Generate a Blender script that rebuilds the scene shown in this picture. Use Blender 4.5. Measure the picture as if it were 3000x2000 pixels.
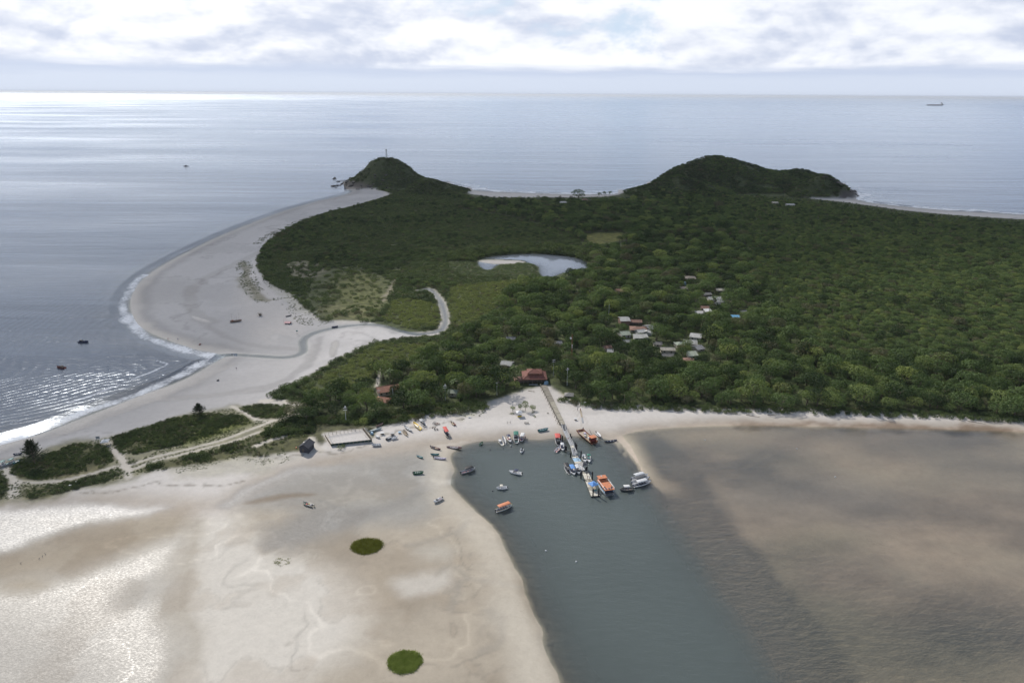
import bpy, bmesh, math, random
import numpy as np
from mathutils import Vector, Matrix

for o in list(bpy.data.objects):
    bpy.data.objects.remove(o)
scene = bpy.context.scene
COL = scene.collection
random.seed(7)
RNG = np.random.default_rng(11)
R = math.radians

# ------------------------------------------------------------------ camera
CAM_H = 160.0
PITCH = R(19.9)
ROLL = 0.0060
_f = np.array([0, math.cos(PITCH), -math.sin(PITCH)])
_r0 = np.array([1.0, 0, 0]); _u0 = np.array([0, math.sin(PITCH), math.cos(PITCH)])
_r = _r0 * math.cos(ROLL) + _u0 * math.sin(ROLL)
_u = -_r0 * math.sin(ROLL) + _u0 * math.cos(ROLL)
cam_d = bpy.data.cameras.new('camera'); cam = bpy.data.objects.new('camera', cam_d); COL.objects.link(cam)
cam_d.sensor_width = 36; cam_d.lens = 24.0; cam_d.clip_start = 1.0; cam_d.clip_end = 200000
m = Matrix.Identity(4)
for i in range(3):
    m[i][0] = _r[i]; m[i][1] = _u[i]; m[i][2] = -_f[i]
m[2][3] = CAM_H
cam.matrix_world = m
scene.camera = cam

# ------------------------------------------------------------------ light
SUN_EL, SUN_AZ = R(40), R(-36)      # azimuth: clockwise from +Y (ahead), negative = to the left
SUN_DIR = Vector((math.sin(SUN_AZ) * math.cos(SUN_EL), math.cos(SUN_AZ) * math.cos(SUN_EL), math.sin(SUN_EL)))
sun_d = bpy.data.lights.new('sun', 'SUN'); sun = bpy.data.objects.new('sun', sun_d); COL.objects.link(sun)
sun_d.energy = 3.6; sun_d.angle = R(0.9); sun_d.color = (1.0, 0.95, 0.88)
sun.rotation_euler = SUN_DIR.to_track_quat('Z', 'Y').to_euler()
sun.location = (-300, 300, 500)

vs = scene.view_settings
vs.view_transform = 'Standard'; vs.look = 'None'; vs.gamma = 1.0; vs.use_curve_mapping = False
vs.exposure = 0.28
scene.cycles.max_bounces = 6; scene.cycles.transparent_max_bounces = 8
scene.cycles.volume_bounces = 0
scene.cycles.use_denoising = True

# ------------------------------------------------------------------ node helpers
class NT:
    def __init__(s, tree): s.t = tree; s.n = tree.nodes; s.l = tree.links
    def node(s, typ, **kw):
        n = s.n.new(typ)
        for k, v in kw.items(): setattr(n, k, v)
        return n
    def set(s, sock, v):
        if isinstance(v, bpy.types.NodeSocket): s.l.new(v, sock)
        elif v is not None: sock.default_value = v
    def math(s, op, a, b=None, c=None, clamp=False):
        n = s.node('ShaderNodeMath', operation=op, use_clamp=clamp)
        s.set(n.inputs[0], a)
        if b is not None: s.set(n.inputs[1], b)
        if c is not None: s.set(n.inputs[2], c)
        return n.outputs[0]
    def vmath(s, op, a, b=None, out=0):
        n = s.node('ShaderNodeVectorMath', operation=op)
        s.set(n.inputs[0], a)
        if b is not None: s.set(n.inputs[1], b)
        return n.outputs[out]
    def mix(s, fac, a, b, blend='MIX'):
        n = s.node('ShaderNodeMix', data_type='RGBA', blend_type=blend)
        s.set(n.inputs[0], fac); s.set(n.inputs[6], a if isinstance(a, bpy.types.NodeSocket) else c4(a))
        s.set(n.inputs[7], b if isinstance(b, bpy.types.NodeSocket) else c4(b))
        return n.outputs[2]
    def maprange(s, v, a, b, c=0.0, d=1.0, smooth=False):
        n = s.node('ShaderNodeMapRange', interpolation_type='SMOOTHSTEP' if smooth else 'LINEAR')
        s.set(n.inputs[0], v)
        for i, x in enumerate((a, b, c, d)): s.set(n.inputs[1 + i], x)
        return n.outputs[0]
    def noise(s, vec, scale, detail=4.0, rough=0.55, out=0, dist=0.0):
        n = s.node('ShaderNodeTexNoise')
        if vec is not None: s.set(n.inputs['Vector'], vec)
        n.inputs['Scale'].default_value = scale; n.inputs['Detail'].default_value = detail
        n.inputs['Roughness'].default_value = rough; n.inputs['Distortion'].default_value = dist
        return n.outputs[out]
    def mapping(s, vec, loc=(0,0,0), rot=(0,0,0), scale=(1,1,1)):
        n = s.node('ShaderNodeMapping'); s.set(n.inputs[0], vec)
        n.inputs[1].default_value = loc; n.inputs[2].default_value = rot; n.inputs[3].default_value = scale
        return n.outputs[0]
    def attr(s, name, out='Fac'):
        n = s.node('ShaderNodeAttribute', attribute_name=name); return n.outputs[out]
def c4(c): return tuple(c) + (1.0,) if len(c) == 3 else tuple(c)

# ------------------------------------------------------------------ sky
world = bpy.data.worlds.new('World'); scene.world = world; world.use_nodes = True
W = NT(world.node_tree); W.n.clear()
wout = W.node('ShaderNodeOutputWorld')
sky = W.node('ShaderNodeTexSky', sky_type='NISHITA'); sky.sun_disc = False
sky.sun_elevation = SUN_EL; sky.sun_rotation = SUN_AZ; sky.air_density = 1.2; sky.dust_density = 1.5
skyc = W.mix(1.0, sky.outputs[0], (0.10, 0.10, 0.10), 'MULTIPLY')
gen = W.node('ShaderNodeTexCoord').outputs['Generated']
sep = W.node('ShaderNodeSeparateXYZ'); W.l.new(gen, sep.inputs[0]); el = sep.outputs[2]
warp = W.mapping(gen, loc=(3.1, 0.4, 0.0), scale=(1.0, 1.0, 2.2))
def puff(dz):
    v = W.mapping(warp, loc=(0.0, 0.0, dz))
    return W.math('ADD', W.math('MULTIPLY', W.noise(v, 3.2, 2, 0.5), 0.6), W.math('MULTIPLY', W.noise(v, 7.5, 8, 0.56, dist=0.15), 0.6))
dens = puff(0.0); above = puff(0.032)
cover = W.maprange(dens, W.maprange(el, 0.06, 0.32, 0.375, 0.62), W.maprange(el, 0.06, 0.32, 0.475, 0.76), 0, 1, True)
lit2 = W.noise(W.mapping(gen, loc=(5.3, 1.7, 0.0), scale=(1, 1, 3.5)), 3.0, 5, 0.55)
shade = W.maprange(W.math('ADD', W.math('MULTIPLY', W.math('SUBTRACT', above, dens), 2.2), W.math('MULTIPLY', lit2, 1.35)), 0.56, 1.02, 0, 1, True)
glow = W.math('POWER', W.math('MAXIMUM', W.vmath('DOT_PRODUCT', gen, tuple(SUN_DIR), out=1), 0.0), 4.0)
cl = W.mix(shade, (0.87, 0.875, 0.90), (0.53, 0.575, 0.69))
cl = W.mix(1.0, cl, W.mix(glow, (0.93, 0.95, 0.98), (1.14, 1.13, 1.11)), 'MULTIPLY')
col = W.mix(cover, W.mix(W.maprange(el, 0.06, 0.3, 0.8, 0.0), skyc, (0.47, 0.60, 0.82)), cl)
# stratus base and clear haze band over the sea
edge = W.math('ADD', el, W.math('MULTIPLY', W.math('SUBTRACT', W.noise(W.mapping(gen, scale=(1, 1, 14)), 5.0, 5, 0.6), 0.5), 0.022))
bandc = W.mix(W.maprange(edge, 0.016, 0.032, 0, 1, True), (0.57, 0.625, 0.735), (0.49, 0.55, 0.685))
band = W.maprange(edge, 0.026, 0.040, 1, 0, True)
bandc = W.mix(1.0, bandc, W.mix(glow, (0.98, 0.99, 1.0), (1.16, 1.15, 1.13)), 'MULTIPLY')
col = W.mix(band, col, bandc)
bg = W.node('ShaderNodeBackground'); W.l.new(col, bg.inputs[0]); bg.inputs[1].default_value = 1.0
W.l.new(bg.outputs[0], wout.inputs[0])

# ------------------------------------------------------------------ geometry of the place
SD = 3000.0 / 2352.0
def ray_at(x, y, z=0.0, f=1568.0, cx=1176.0, cy=784.0):
    d = _f[None, :] + np.outer((np.atleast_1d(x) - cx) / f, _r) + np.outer((cy - np.atleast_1d(y)) / f, _u)
    t = (z - CAM_H) / d[:, 2]
    return d * t[:, None] + np.array([0, 0, CAM_H])
def D(x, y, z=0.0):                       # survey coordinates on the small sheet (2352 x 1568)
    p = ray_at(x, y, z)[0]; return Vector(p)
def F(x, y, z=0.0):                       # survey coordinates on the large sheet (3000 x 2000)
    return D(x / SD, y / SD, z)
def DP(pts):
    a = np.array(pts, float); return ray_at(a[:, 0], a[:, 1])[:, :2]
def FP(pts):
    return DP([(x / SD, y / SD) for x, y in pts])

def _hash(ix, iy, seed):
    h = (ix.astype(np.int64) * 374761393 + iy.astype(np.int64) * 668265263 + seed * 144269) & 0x7fffffff
    h = ((h ^ (h >> 13)) * 1274126177) & 0x7fffffff
    return ((h ^ (h >> 16)) & 0xffff) / 65535.0
def vnoise(x, y, seed=0):
    ix = np.floor(x); iy = np.floor(y); fx = x - ix; fy = y - iy
    fx = fx * fx * (3 - 2 * fx); fy = fy * fy * (3 - 2 * fy)
    a = _hash(ix, iy, seed); b = _hash(ix + 1, iy, seed); c = _hash(ix, iy + 1, seed); d = _hash(ix + 1, iy + 1, seed)
    return (a * (1 - fx) + b * fx) * (1 - fy) + (c * (1 - fx) + d * fx) * fy
def fbm(x, y, scale, oct=4, seed=0):
    s = np.zeros_like(x); a = 0.5; t = 0; k = 1.0 / scale
    for i in range(oct):
        s += a * vnoise(x * k + i * 17.3, y * k - i * 9.1, seed + i); t += a; a *= 0.5; k *= 2.03
    return s / t
def seg_dist(px, py, poly, closed=True):
    n = len(poly); best = np.full(px.shape, 1e18); inside = np.zeros(px.shape, bool)
    rng = range(n) if closed else range(n - 1)
    for i in rng:
        ax, ay = poly[i]; bx, by = poly[(i + 1) % n]
        dx, dy = bx - ax, by - ay; L = dx * dx + dy * dy + 1e-9
        t = np.clip(((px - ax) * dx + (py - ay) * dy) / L, 0, 1)
        ex = px - ax - t * dx; ey = py - ay - t * dy
        np.minimum(best, ex * ex + ey * ey, out=best)
        if closed:
            c = ((ay > py) != (by > py)) & (px < (bx - ax) * (py - ay) / (by - ay + 1e-12) + ax)
            inside ^= c
    return np.sqrt(best), inside
def sdf(px, py, poly):                    # positive inside
    d, ins = seg_dist(px, py, poly); return np.where(ins, d, -d)
def smooth_poly(P, it=2, closed=True):
    P = np.array(P, float)
    for _ in range(it):
        Q = np.roll(P, -1, 0) if closed else P[1:]
        A = P if closed else P[:-1]
        out = np.empty((len(A) * 2, 2)); out[0::2] = A * 0.75 + Q * 0.25; out[1::2] = A * 0.25 + Q * 0.75
        if not closed: out = np.vstack([P[:1], out, P[-1:]])
        P = out
    return P
def sstep(a, b, x):
    t = np.clip((x - a) / (b - a), 0, 1); return t * t * (3 - 2 * t)

LAND = DP([(-800,1330),(-300,1110),(0,1022),(90,1000),(180,965),(270,930),(350,900),(410,880),(455,857),(500,829),(522,817),
           (490,808),(455,803),(400,785),(360,770),(330,755),(310,735),(300,705),(303,680),(320,650),(350,625),(400,595),(450,570),(500,545),
           (560,520),(620,497),(680,476),(740,460),(790,449),(815,440),(800,430),(788,421),(792,415),(850,412),(950,413),(1040,424),(1085,438),
           (1180,443),(1300,446),(1400,447),(1450,443),(1500,430),(1560,421),(1700,413),(1850,416),(1940,432),(1966,447),(1955,455),
           (1990,465),(2100,477),(2200,485),(2352,493),(2700,515),(3400,560),(3900,1200),(2600,2300),(300,2300),(-1500,1800)])
FRONT = DP([(-400,1190),(0,1166),(100,1155),(200,1151),(300,1153),(400,1162),(480,1167),(520,1157),(560,1132),(600,1102),(680,1077),
            (760,1057),(850,1042),(950,1022),(1020,1014),(1080,1005),(1140,1003),(1250,1003),(1300,999),(1400,999),(1440,988),(1500,978),
            (1600,972),(1750,970),(1900,974),(2100,977),(2352,984),(2900,1004),(3600,1600),(2600,2300),(300,2300),(-900,1800)])
BAY = DP([(1350,1790),(1300,1620),(1275,1560),(1240,1478),(1208,1405),(1186,1330),(1155,1245),(1105,1183),(1055,1145),(1030,1108),(1040,1070),(1026,1046),
          (1050,1026),(1085,1014),(1130,1006),(1250,1005),(1290,1000),(1350,1000),(1395,1008),(1425,1022),(1450,1055),(1492,1100),(1525,1145),(1562,1205),
          (1600,1285),(1650,1362),(1700,1424),(1750,1485),(1800,1575),(1900,1790)])
FLAT = DP([(1405,1003),(1440,990),(1500,980),(1600,974),(1750,972),(1900,976),(2100,980),(2352,987),(2900,1008),(3600,1600),(2600,2300),(1720,1790),(1570,1575),
           (1510,1485),(1460,1420),(1430,1362),(1410,1285),(1425,1205),(1455,1145),(1465,1100),(1440,1055),(1422,1022)])
LAGOON = DP([(1093,599),(1105,592),(1140,587),(1180,583),(1240,582),(1300,587),(1335,594),(1352,605),(1350,617),(1320,621),(1290,628),(1268,639),(1245,637),
             (1237,625),(1237,612),(1220,606),(1195,603),(1172,606),(1142,608),(1132,619),(1113,621),(1100,612)])
RIVER_UP = [(962,668),(985,662),(998,672),(1012,690),(1020,712),(1024,735),(1020,752),(1005,763),(960,768)]
RIVER_LOW = [(960,768),(925,762),(890,750),(850,744),(800,748),(750,756),(712,768),(694,782),(698,800),(694,812),(660,822),(600,818),(540,814),(510,816)]
HILL_A = [(793,418),(815,408),(835,390),(850,371),(870,363),(900,363),(920,371),(940,384),(955,399),(975,409),(1000,414),(1020,422),(1050,430),(1082,439)]
HILL_B = [(1440,441),(1495,424),(1520,405),(1545,390),(1580,375),(1620,362),(1645,359),(1680,366),(1720,378),(1760,391),(1790,396),(1830,391),(1855,394),(1880,403),(1900,404),(1915,414),(1935,426),(1950,436),(1966,448)]
def hill_profile(P, ridge):
    d = _f[None] + np.outer((np.array([p[0] for p in P]) - 1176) / 1568, _r) + np.outer((784 - np.array([p[1] for p in P])) / 1568, _u)
    t = ridge / d[:, 1]
    return d[:, 0] * t, CAM_H + d[:, 2] * t
HILL_C = [(930,440),(950,420),(975,410),(1000,414),(1020,421),(1050,429),(1084,440)]
HILL_D = [(1410,448),(1440,441),(1495,424),(1525,409),(1560,405),(1620,422),(1700,447)]
HILL_E = [(1800,450),(1840,420),(1880,404),(1900,405),(1915,414),(1935,426),(1950,436),(1968,449)]
HAX, HAZ = hill_profile(HILL_A, 1285.0)
HBX, HBZ = hill_profile(HILL_B, 1300.0)
HILLS = [(HAX, HAZ, 1285.0, 68.0, 60.0), (HBX, HBZ, 1300.0, 135.0, 70.0)] + [hill_profile(h_, rd) + (rd, nr, fr) for h_, rd, nr, fr in ((HILL_C, 1195.0, 38.0, 70.0), (HILL_D, 1185.0, 70.0, 60.0), (HILL_E, 1178.0, 45.0, 80.0))]

def height(x, y):
    n1 = fbm(x, y, 40, 4, 3); n2 = fbm(x, y, 9, 3, 5)
    z = 1.3 + 0.9 * (n1 - 0.5) + 0.2 * (n2 - 0.5)
    land = sdf(x, y, LAND_S)
    z = np.minimum(z, 0.03 + np.where(land > 0, 0.022, 0.05) * land + 0.05 * (n1 - .5))
    front = sdf(x, y, FRONT_S)
    z = np.minimum(z, np.where(front < 0, 0.28 - 0.045 * front, 0.28))
    bay = sdf(x, y, BAY_S) + 5 * (fbm(x, y, 16, 4, 151) - .5) + 1.2 * (n2 - .5)
    flat = sdf(x, y, FLAT_S)
    n3 = fbm(x, y * 1.6, 55, 4, 21)
    fz = -0.17 - 0.22 * (n3 - 0.5) - 0.02 * (n2 - .5) - np.clip(bay + 26, 0, 26) * 0.012
    rw = np.maximum(sstep(22, 3, -bay + 14 * (n3 - .5)) * sstep(215, 275, y), sstep(5, 1, flat) * sstep(215, 275, y))
    fz = np.minimum(0.05 - 0.008 * np.clip(flat, 0, 30), 10) * rw + fz * (1 - rw)
    z = np.where((front > 0) & (flat > 0), np.minimum(z, fz), z)
    wl = sstep(170, 60, y) * 8 + 3       # bank grows gentler towards the channel mouth
    z = z - np.clip(bay + wl * 0.35, 0, 60) * (0.40 / wl) * 1.0
    z = np.maximum(z, -3.5)
    lag = sdf(x, y, LAGOON_S); z = np.where(lag > -6, np.minimum(z, -0.12 * lag - 0.02), z)
    bk = sdf(x, y, BANK_S); z = np.where((bk > -4) & (lag > -4), np.maximum(z, .05 + .02 * bk), z)
    for P, w, dep in ((RU_S, 2.7, .3), (RL_S, 2.8, .10)):
        bx = (P[:, 0].min() - 30, P[:, 0].max() + 30, P[:, 1].min() - 30, P[:, 1].max() + 30)
        mk = (x > bx[0]) & (x < bx[1]) & (y > bx[2]) & (y < bx[3])
        if mk.any():
            d, _ = seg_dist(x[mk], y[mk], P, False)
            z[mk] = np.minimum(z[mk], np.maximum(-dep, (d - w * (.55 + .9 * fbm(x[mk], y[mk], 22, 3, 153))) * 0.06))
    z = np.where(land < -40, np.maximum(z, -6), z)
    # headlands
    for HX, HZ, ridge, near, far in HILLS:
        hz = np.interp(x * ridge / np.maximum(y, 200), HX, HZ, left=-5, right=-5)
        t = np.where(y < ridge, (ridge - y) / near, (y - ridge) / far)
        prof = np.clip(1 - t, 0, 1); prof = prof * prof * (3 - 2 * prof)
        hh = np.maximum(hz, 0) * prof * (1 + 0.12 * (fbm(x, y, 45, 4, 31) - .5) * (t > .12)) - 3 * (hz < 0)
        z = np.where((prof > 0) & (hz > 0), np.maximum(z, hh), z)
    return z
LAND_S = smooth_poly(LAND, 2); FRONT_S = smooth_poly(FRONT, 2); BAY_S = smooth_poly(BAY, 2); FLAT_S = smooth_poly(FLAT, 1); LAGOON_S = smooth_poly(LAGOON, 1)
BANK_S = smooth_poly(DP([(1098,598),(1120,596),(1160,597),(1205,600),(1195,604),(1150,606),(1120,603)]), 1)
RU_S = smooth_poly(DP(RIVER_UP), 2, False); RL_S = smooth_poly(DP(RIVER_LOW), 2, False)
def hz1(x, y):
    return float(height(np.array([float(x)]), np.array([float(y)]))[0])

def tag(o, label=None, cat=None, group=None, kind=None):
    if label: o['label'] = label
    if cat: o['category'] = cat
    if group: o['group'] = group
    if kind: o['kind'] = kind
    return o
def grid_mesh(name, X, Y, Z, keep=None):
    ny, nx = X.shape
    idx = np.arange(ny * nx).reshape(ny, nx)
    q = np.stack([idx[:-1, :-1], idx[:-1, 1:], idx[1:, 1:], idx[1:, :-1]], -1).reshape(-1, 4)
    if keep is not None:
        k = keep[:-1, :-1] | keep[:-1, 1:] | keep[1:, 1:] | keep[1:, :-1]
        q = q[k.reshape(-1)]
    co = np.stack([X, Y, Z], -1).reshape(-1, 3)
    used = np.unique(q); remap = np.full(len(co), -1); remap[used] = np.arange(len(used))
    q = remap[q]; co = co[used]
    me = bpy.data.meshes.new(name)
    me.vertices.add(len(co)); me.vertices.foreach_set('co', co.ravel().astype(np.float32))
    me.loops.add(q.size); me.loops.foreach_set('vertex_index', q.ravel().astype(np.int32))
    me.polygons.add(len(q)); me.polygons.foreach_set('loop_start', (np.arange(len(q)) * 4).astype(np.int32))
    me.polygons.foreach_set('loop_total', np.full(len(q), 4, np.int32))
    me.polygons.foreach_set('use_smooth', np.ones(len(q), bool))
    me.update(calc_edges=True)
    return me, used
def fattr(me, name, v):
    a = me.attributes.new(name, 'FLOAT', 'POINT'); a.data.foreach_set('value', np.ascontiguousarray(v, np.float32))
def cattr(me, name, v):
    a = me.attributes.new(name, 'FLOAT_COLOR', 'POINT')
    c = np.ones((len(v), 4), np.float32); c[:, :3] = v; a.data.foreach_set('color', c.ravel())
def new_mat(name):
    m = bpy.data.materials.new(name); m.use_nodes = True; N = NT(m.node_tree); N.n.clear()
    N.out = N.node('ShaderNodeOutputMaterial'); return m, N
def principled(N, **kw):
    p = N.node('ShaderNodeBsdfPrincipled')
    for k, v in kw.items(): N.set(p.inputs[k.replace('_', ' ')], v)
    return p
# ------------------------------------------------------------------ ground sheet
ny, nx = 560, 800
yy = 70.0 * (1600.0 / 70.0) ** (np.arange(ny) / (ny - 1)); uu = np.linspace(-1.02, 1.02, nx)
GY = np.repeat(yy[:, None], nx, 1); GX = uu[None, :] * (GY + 70.0)
gx, gy = GX.ravel(), GY.ravel()
gz = height(gx, gy)
land_sd = sdf(gx, gy, LAND_S); front_sd = sdf(gx, gy, FRONT_S); bay_sd = sdf(gx, gy, BAY_S); flat_sd = sdf(gx, gy, FLAT_S)
WHITE = (.50, .47, .437); SPIT = (.43, .415, .405); TAN = (.315, .275, .228); MUD = (.235, .228, .222); DARK = (.12, .115, .112)
VEG = (.06, .075, .034); GRASS = (.10, .115, .035); DRYG = (.17, .155, .09)
col = np.tile(np.array(WHITE), (len(gx), 1)); wet = np.zeros(len(gx)); veg = np.zeros(len(gx))
wx = (fbm(gx, gy, 14, 3, 41) - .5) * 2; wy = (fbm(gx, gy, 14, 3, 47) - .5) * 2
wx2 = (fbm(gx, gy, 2.4, 2, 51) - .5) * 2; wy2 = (fbm(gx, gy, 2.4, 2, 57) - .5) * 2
def paint(P, c=None, soft=2.0, op=1.0, w=None, wv=None, vg=None, warp=1.0, closed=True, smooth=2, world=False):
    """P: outline on the survey sheet (closed) or centre line of half-width w."""
    Q = np.array(P, float) if world else DP(P)
    Q = smooth_poly(Q, smooth, closed)
    mg = (w or 0) + soft * 2 + warp * 6 + 3
    mk = np.where((gx > Q[:, 0].min() - mg) & (gx < Q[:, 0].max() + mg) & (gy > Q[:, 1].min() - mg) & (gy < Q[:, 1].max() + mg))[0]
    if not len(mk): return
    px = gx[mk] + warp * (wx[mk] * 3 + wx2[mk] * .8); py = gy[mk] + warp * (wy[mk] * 3 + wy2[mk] * .8)
    if closed: s = sdf(px, py, Q)
    else: s = w - seg_dist(px, py, Q, False)[0]
    a = sstep(-soft, soft, s) * op
    if c is not None: col[mk] = col[mk] * (1 - a[:, None]) + np.array(c)[None] * a[:, None]
    if wv is not None: wet[mk] = wet[mk] * (1 - a) + wv * a
    if vg is not None: veg[mk] = veg[mk] * (1 - a) + vg * a
# the sandy spit on the sea side
paint([(-500,1190),(-300,1095),(0,1005),(180,945),(350,880),(500,800),(440,780),(340,750),(280,705),(300,640),(400,575),(560,505),(740,448),(830,432),(905,447),(760,487),(650,530),
       (600,580),(640,660),(740,742),(880,748),(1010,764),(930,777),(830,802),(720,862),(622,912),(560,940),(480,952),(400,962),(250,1005),(100,1030),(-300,1170)], SPIT, 4, smooth=1)
paint([(600,640),(650,690),(730,745),(620,800),(560,760),(540,690),(560,640),(590,590)], (.50,.47,.44), 12, .8)
a = sstep(20, 0, land_sd + wx * 5) * sstep(-9, 0, land_sd) * (front_sd < 0)
col = col * (1 - .42 * a[:, None]); wet = np.maximum(wet, a * .9)
a = sstep(70, 10, land_sd + wx * 12) * (front_sd < 0) * (gx < 0); wet = np.maximum(wet, .45 * a); col *= (1 - .10 * a[:, None])
paint(RIVER_LOW, (.27,.265,.265), 2, .8, 6, .9, closed=False)
# old channel lines and pools on the spit
for P, w_, c, op, wv in [
    ([(720,795),(712,820),(700,842),(672,872),(620,895),(560,903),(480,910),(400,916),(330,926)], 3.2, (.20,.195,.195), .75, .8),
    ([(738,775),(725,800),(712,830)], 2.0, (.2,.195,.195), .6, .7),
    ([(450,735),(500,765),(560,790),(620,800),(680,800)], 2.5, (.27,.26,.255), .7, .6),
    ([(440,660),(432,690),(445,715),(470,735),(490,742)], 5, (.29,.28,.27), .6, .6),
    ([(640,560),(560,600),(470,640),(430,680)], 5, (.31,.295,.28), .5, .3),
    ([(560,605),(565,640),(590,680),(615,695)], 3.5, (.16,.15,.09), .7, .1),
    ([(550,640),(575,680),(600,690)], 4, (.2,.19,.13), .5, .1)]:
    paint(P, c, 1.8, op, w_, wv, closed=False)
paint([(438,727),(455,728),(480,738),(487,743),(465,742),(445,735)], (.2,.2,.21), 1.0, .9, wv=1.0, warp=.4)
paint([(620,770),(660,772),(690,782),(695,795),(650,790),(610,782)], (.27,.265,.265), 2, .8, wv=.9, warp=.6)
paint([(764,787),(776,784),(779,792),(774,806),(772,822),(760,826),(757,812),(760,800)], (.16,.155,.15), 1.0, .95, wv=1.0, warp=.3)
paint([(320,905),(420,875),(500,845),(560,830),(520,850),(430,892),(300,945),(200,985),(120,1010),(100,1012)], (.20,.19,.185), 2, .55, wv=1.0)
# tidal flats on the near side
mk = front_sd > -14
a = sstep(-13, 3, front_sd + wx * 3)[:, None]
n = fbm(gx, gy, 30, 5, 61)[:, None]; nb = fbm(gx, gy * 1.5, 7, 4, 63)[:, None]
tn = np.array(TAN)[None] * (0.70 + .40 * n + .22 * nb)
col = np.where(mk[:, None], col * (1 - a) + tn * a, col); wet = np.where(mk, np.maximum(wet, .35 * a[:, 0]), wet)
paint([(-100,1185),(60,1162),(130,1158),(330,1160),(400,1168),(330,1182),(240,1200),(140,1225),(0,1275),(-150,1300)], (.31,.302,.298), 5, .9, wv=1.0)
paint([(-100,1300),(60,1270),(200,1225),(330,1195),(430,1175),(445,1190),(420,1240),(330,1262),(240,1285),(120,1305),(0,1330),(-100,1345)], (.285,.243,.193), 9, .85, wv=.25)
paint([(-100,1360),(30,1335),(150,1335),(260,1290),(380,1235),(425,1215),(400,1300),(388,1380),(380,1420),(425,1480),(400,1568),(380,1700),(-200,1700)], (.315,.298,.278), 9, .9, wv=.95)
paint([(0,1340),(60,1335),(110,1345),(90,1362),(0,1370)], (.29,.24,.175), 6, .7, wv=.3)
paint([(-100,1420),(60,1410),(200,1470),(240,1568),(240,1700),(-200,1700)], (.29,.272,.255), 14, .6, wv=.6)
paint([(475,1172),(450,1196),(436,1240),(428,1300),(424,1380),(432,1460),(420,1520),(395,1568),(370,1700),(700,1700),(700,1568),(810,1495),(832,1400),(810,1330),(745,1292),(650,1268),(585,1235),(552,1185),(515,1168)], (.50,.47,.44), 10, .95, wv=.08)
paint([(452,1196),(434,1250),(426,1320),(428,1400),(440,1470),(438,1520)], (.30,.27,.23), 3.0, .5, 1.1, .2, closed=False)
paint([(300,1345),(360,1330),(420,1335),(415,1360),(340,1380),(280,1400),(250,1395)], (.385,.36,.335), 6, .7, wv=.3)
# grey mud
paint([(530,1168),(600,1118),(690,1082),(800,1066),(950,1036),(1024,1046),(1032,1110),(1000,1165),(985,1195),(880,1205),(780,1228),(660,1262),(612,1245),(600,1215),(690,1190),(640,1165)], (.235,.23,.225), 9, .9, wv=.55)
paint([(700,1140),(800,1120),(900,1110),(1000,1120),(1000,1150),(900,1175),(820,1170),(740,1165)], (.28,.26,.232), 8, .6, wv=.4)
paint([(620,1250),(690,1228),(790,1198),(860,1182),(900,1165),(960,1130),(985,1120)], DARK, 5, .75, 2.4, .9, closed=False)
paint([(690,1200),(760,1190),(830,1186)], (.15,.145,.14), 5, .6, 6, .8, closed=False, warp=1.5)
paint([(520,1160),(570,1128),(620,1103),(700,1080),(790,1074),(850,1086),(880,1102)], (.19,.185,.178), 3, .8, 3.2, .9, closed=False)
paint([(545,1160),(590,1147),(650,1136),(710,1132),(730,1137),(660,1146),(600,1158)], (.19,.155,.12), 1.6, .9, wv=.4, warp=.5)
paint([(1000,1048),(1050,1100),(1000,1112),(960,1130)], (.2,.195,.19), 2, .6, 1.5, .8, closed=False)
paint([(985,1100),(1020,1102),(1048,1098),(1040,1110),(1000,1112)], (.45,.43,.41), 2, .8, wv=.3, warp=.5)
paint([(735,1150),(790,1172),(840,1185)], (.16,.155,.15), 1.4, .7, 1.0, .7, closed=False)
ra = fbm(gx + wx * 6, gy * 1.3 + wy * 6, 46, 4, 131); rb = fbm(gx + wx * 4, gy + wy * 4, 17, 4, 137)
rill = np.maximum(np.exp(-((ra - .5) / .008) ** 2) * .8, np.exp(-((rb - .5) / .012) ** 2) * .55)
rg_ = np.exp(-((ra - .56) / .012) ** 2)
a = (rill * sstep(2, 14, front_sd) * (flat_sd < -4) * (bay_sd < -3) * sstep(-1.0, .3, wx + wy))[:, None]
a = a * (.35 + .65 * sstep(-150, -40, gx))[:, None]; col = col * (1 - .34 * a); wet = np.clip(wet + .4 * a[:, 0], 0, 1)
a = (rg_ * sstep(2, 14, front_sd) * (flat_sd < -4) * (bay_sd < -3))[:, None]; col = col * (1 + .16 * a)
a = (sstep(.44, .60, rb) * sstep(4, 18, front_sd) * (flat_sd < -4))[:, None]; col = col * (1 - .14 * a * np.array((.8, .95, 1.1))[None])
rs = fbm(gx * .8 + wx * 8, gy + wy * 8, 70, 4, 139); a = (np.exp(-((rs - .47) / .010) ** 2) * (front_sd < -30) * (land_sd > 6) * (gy > 250))[:, None]; col = col * (1 - .22 * a)
a = (sstep(.42, .62, rs) * (front_sd < -20) * (land_sd > 0) * (gy > 230))[:, None]; col = col * (1 - .13 * a)
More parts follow.
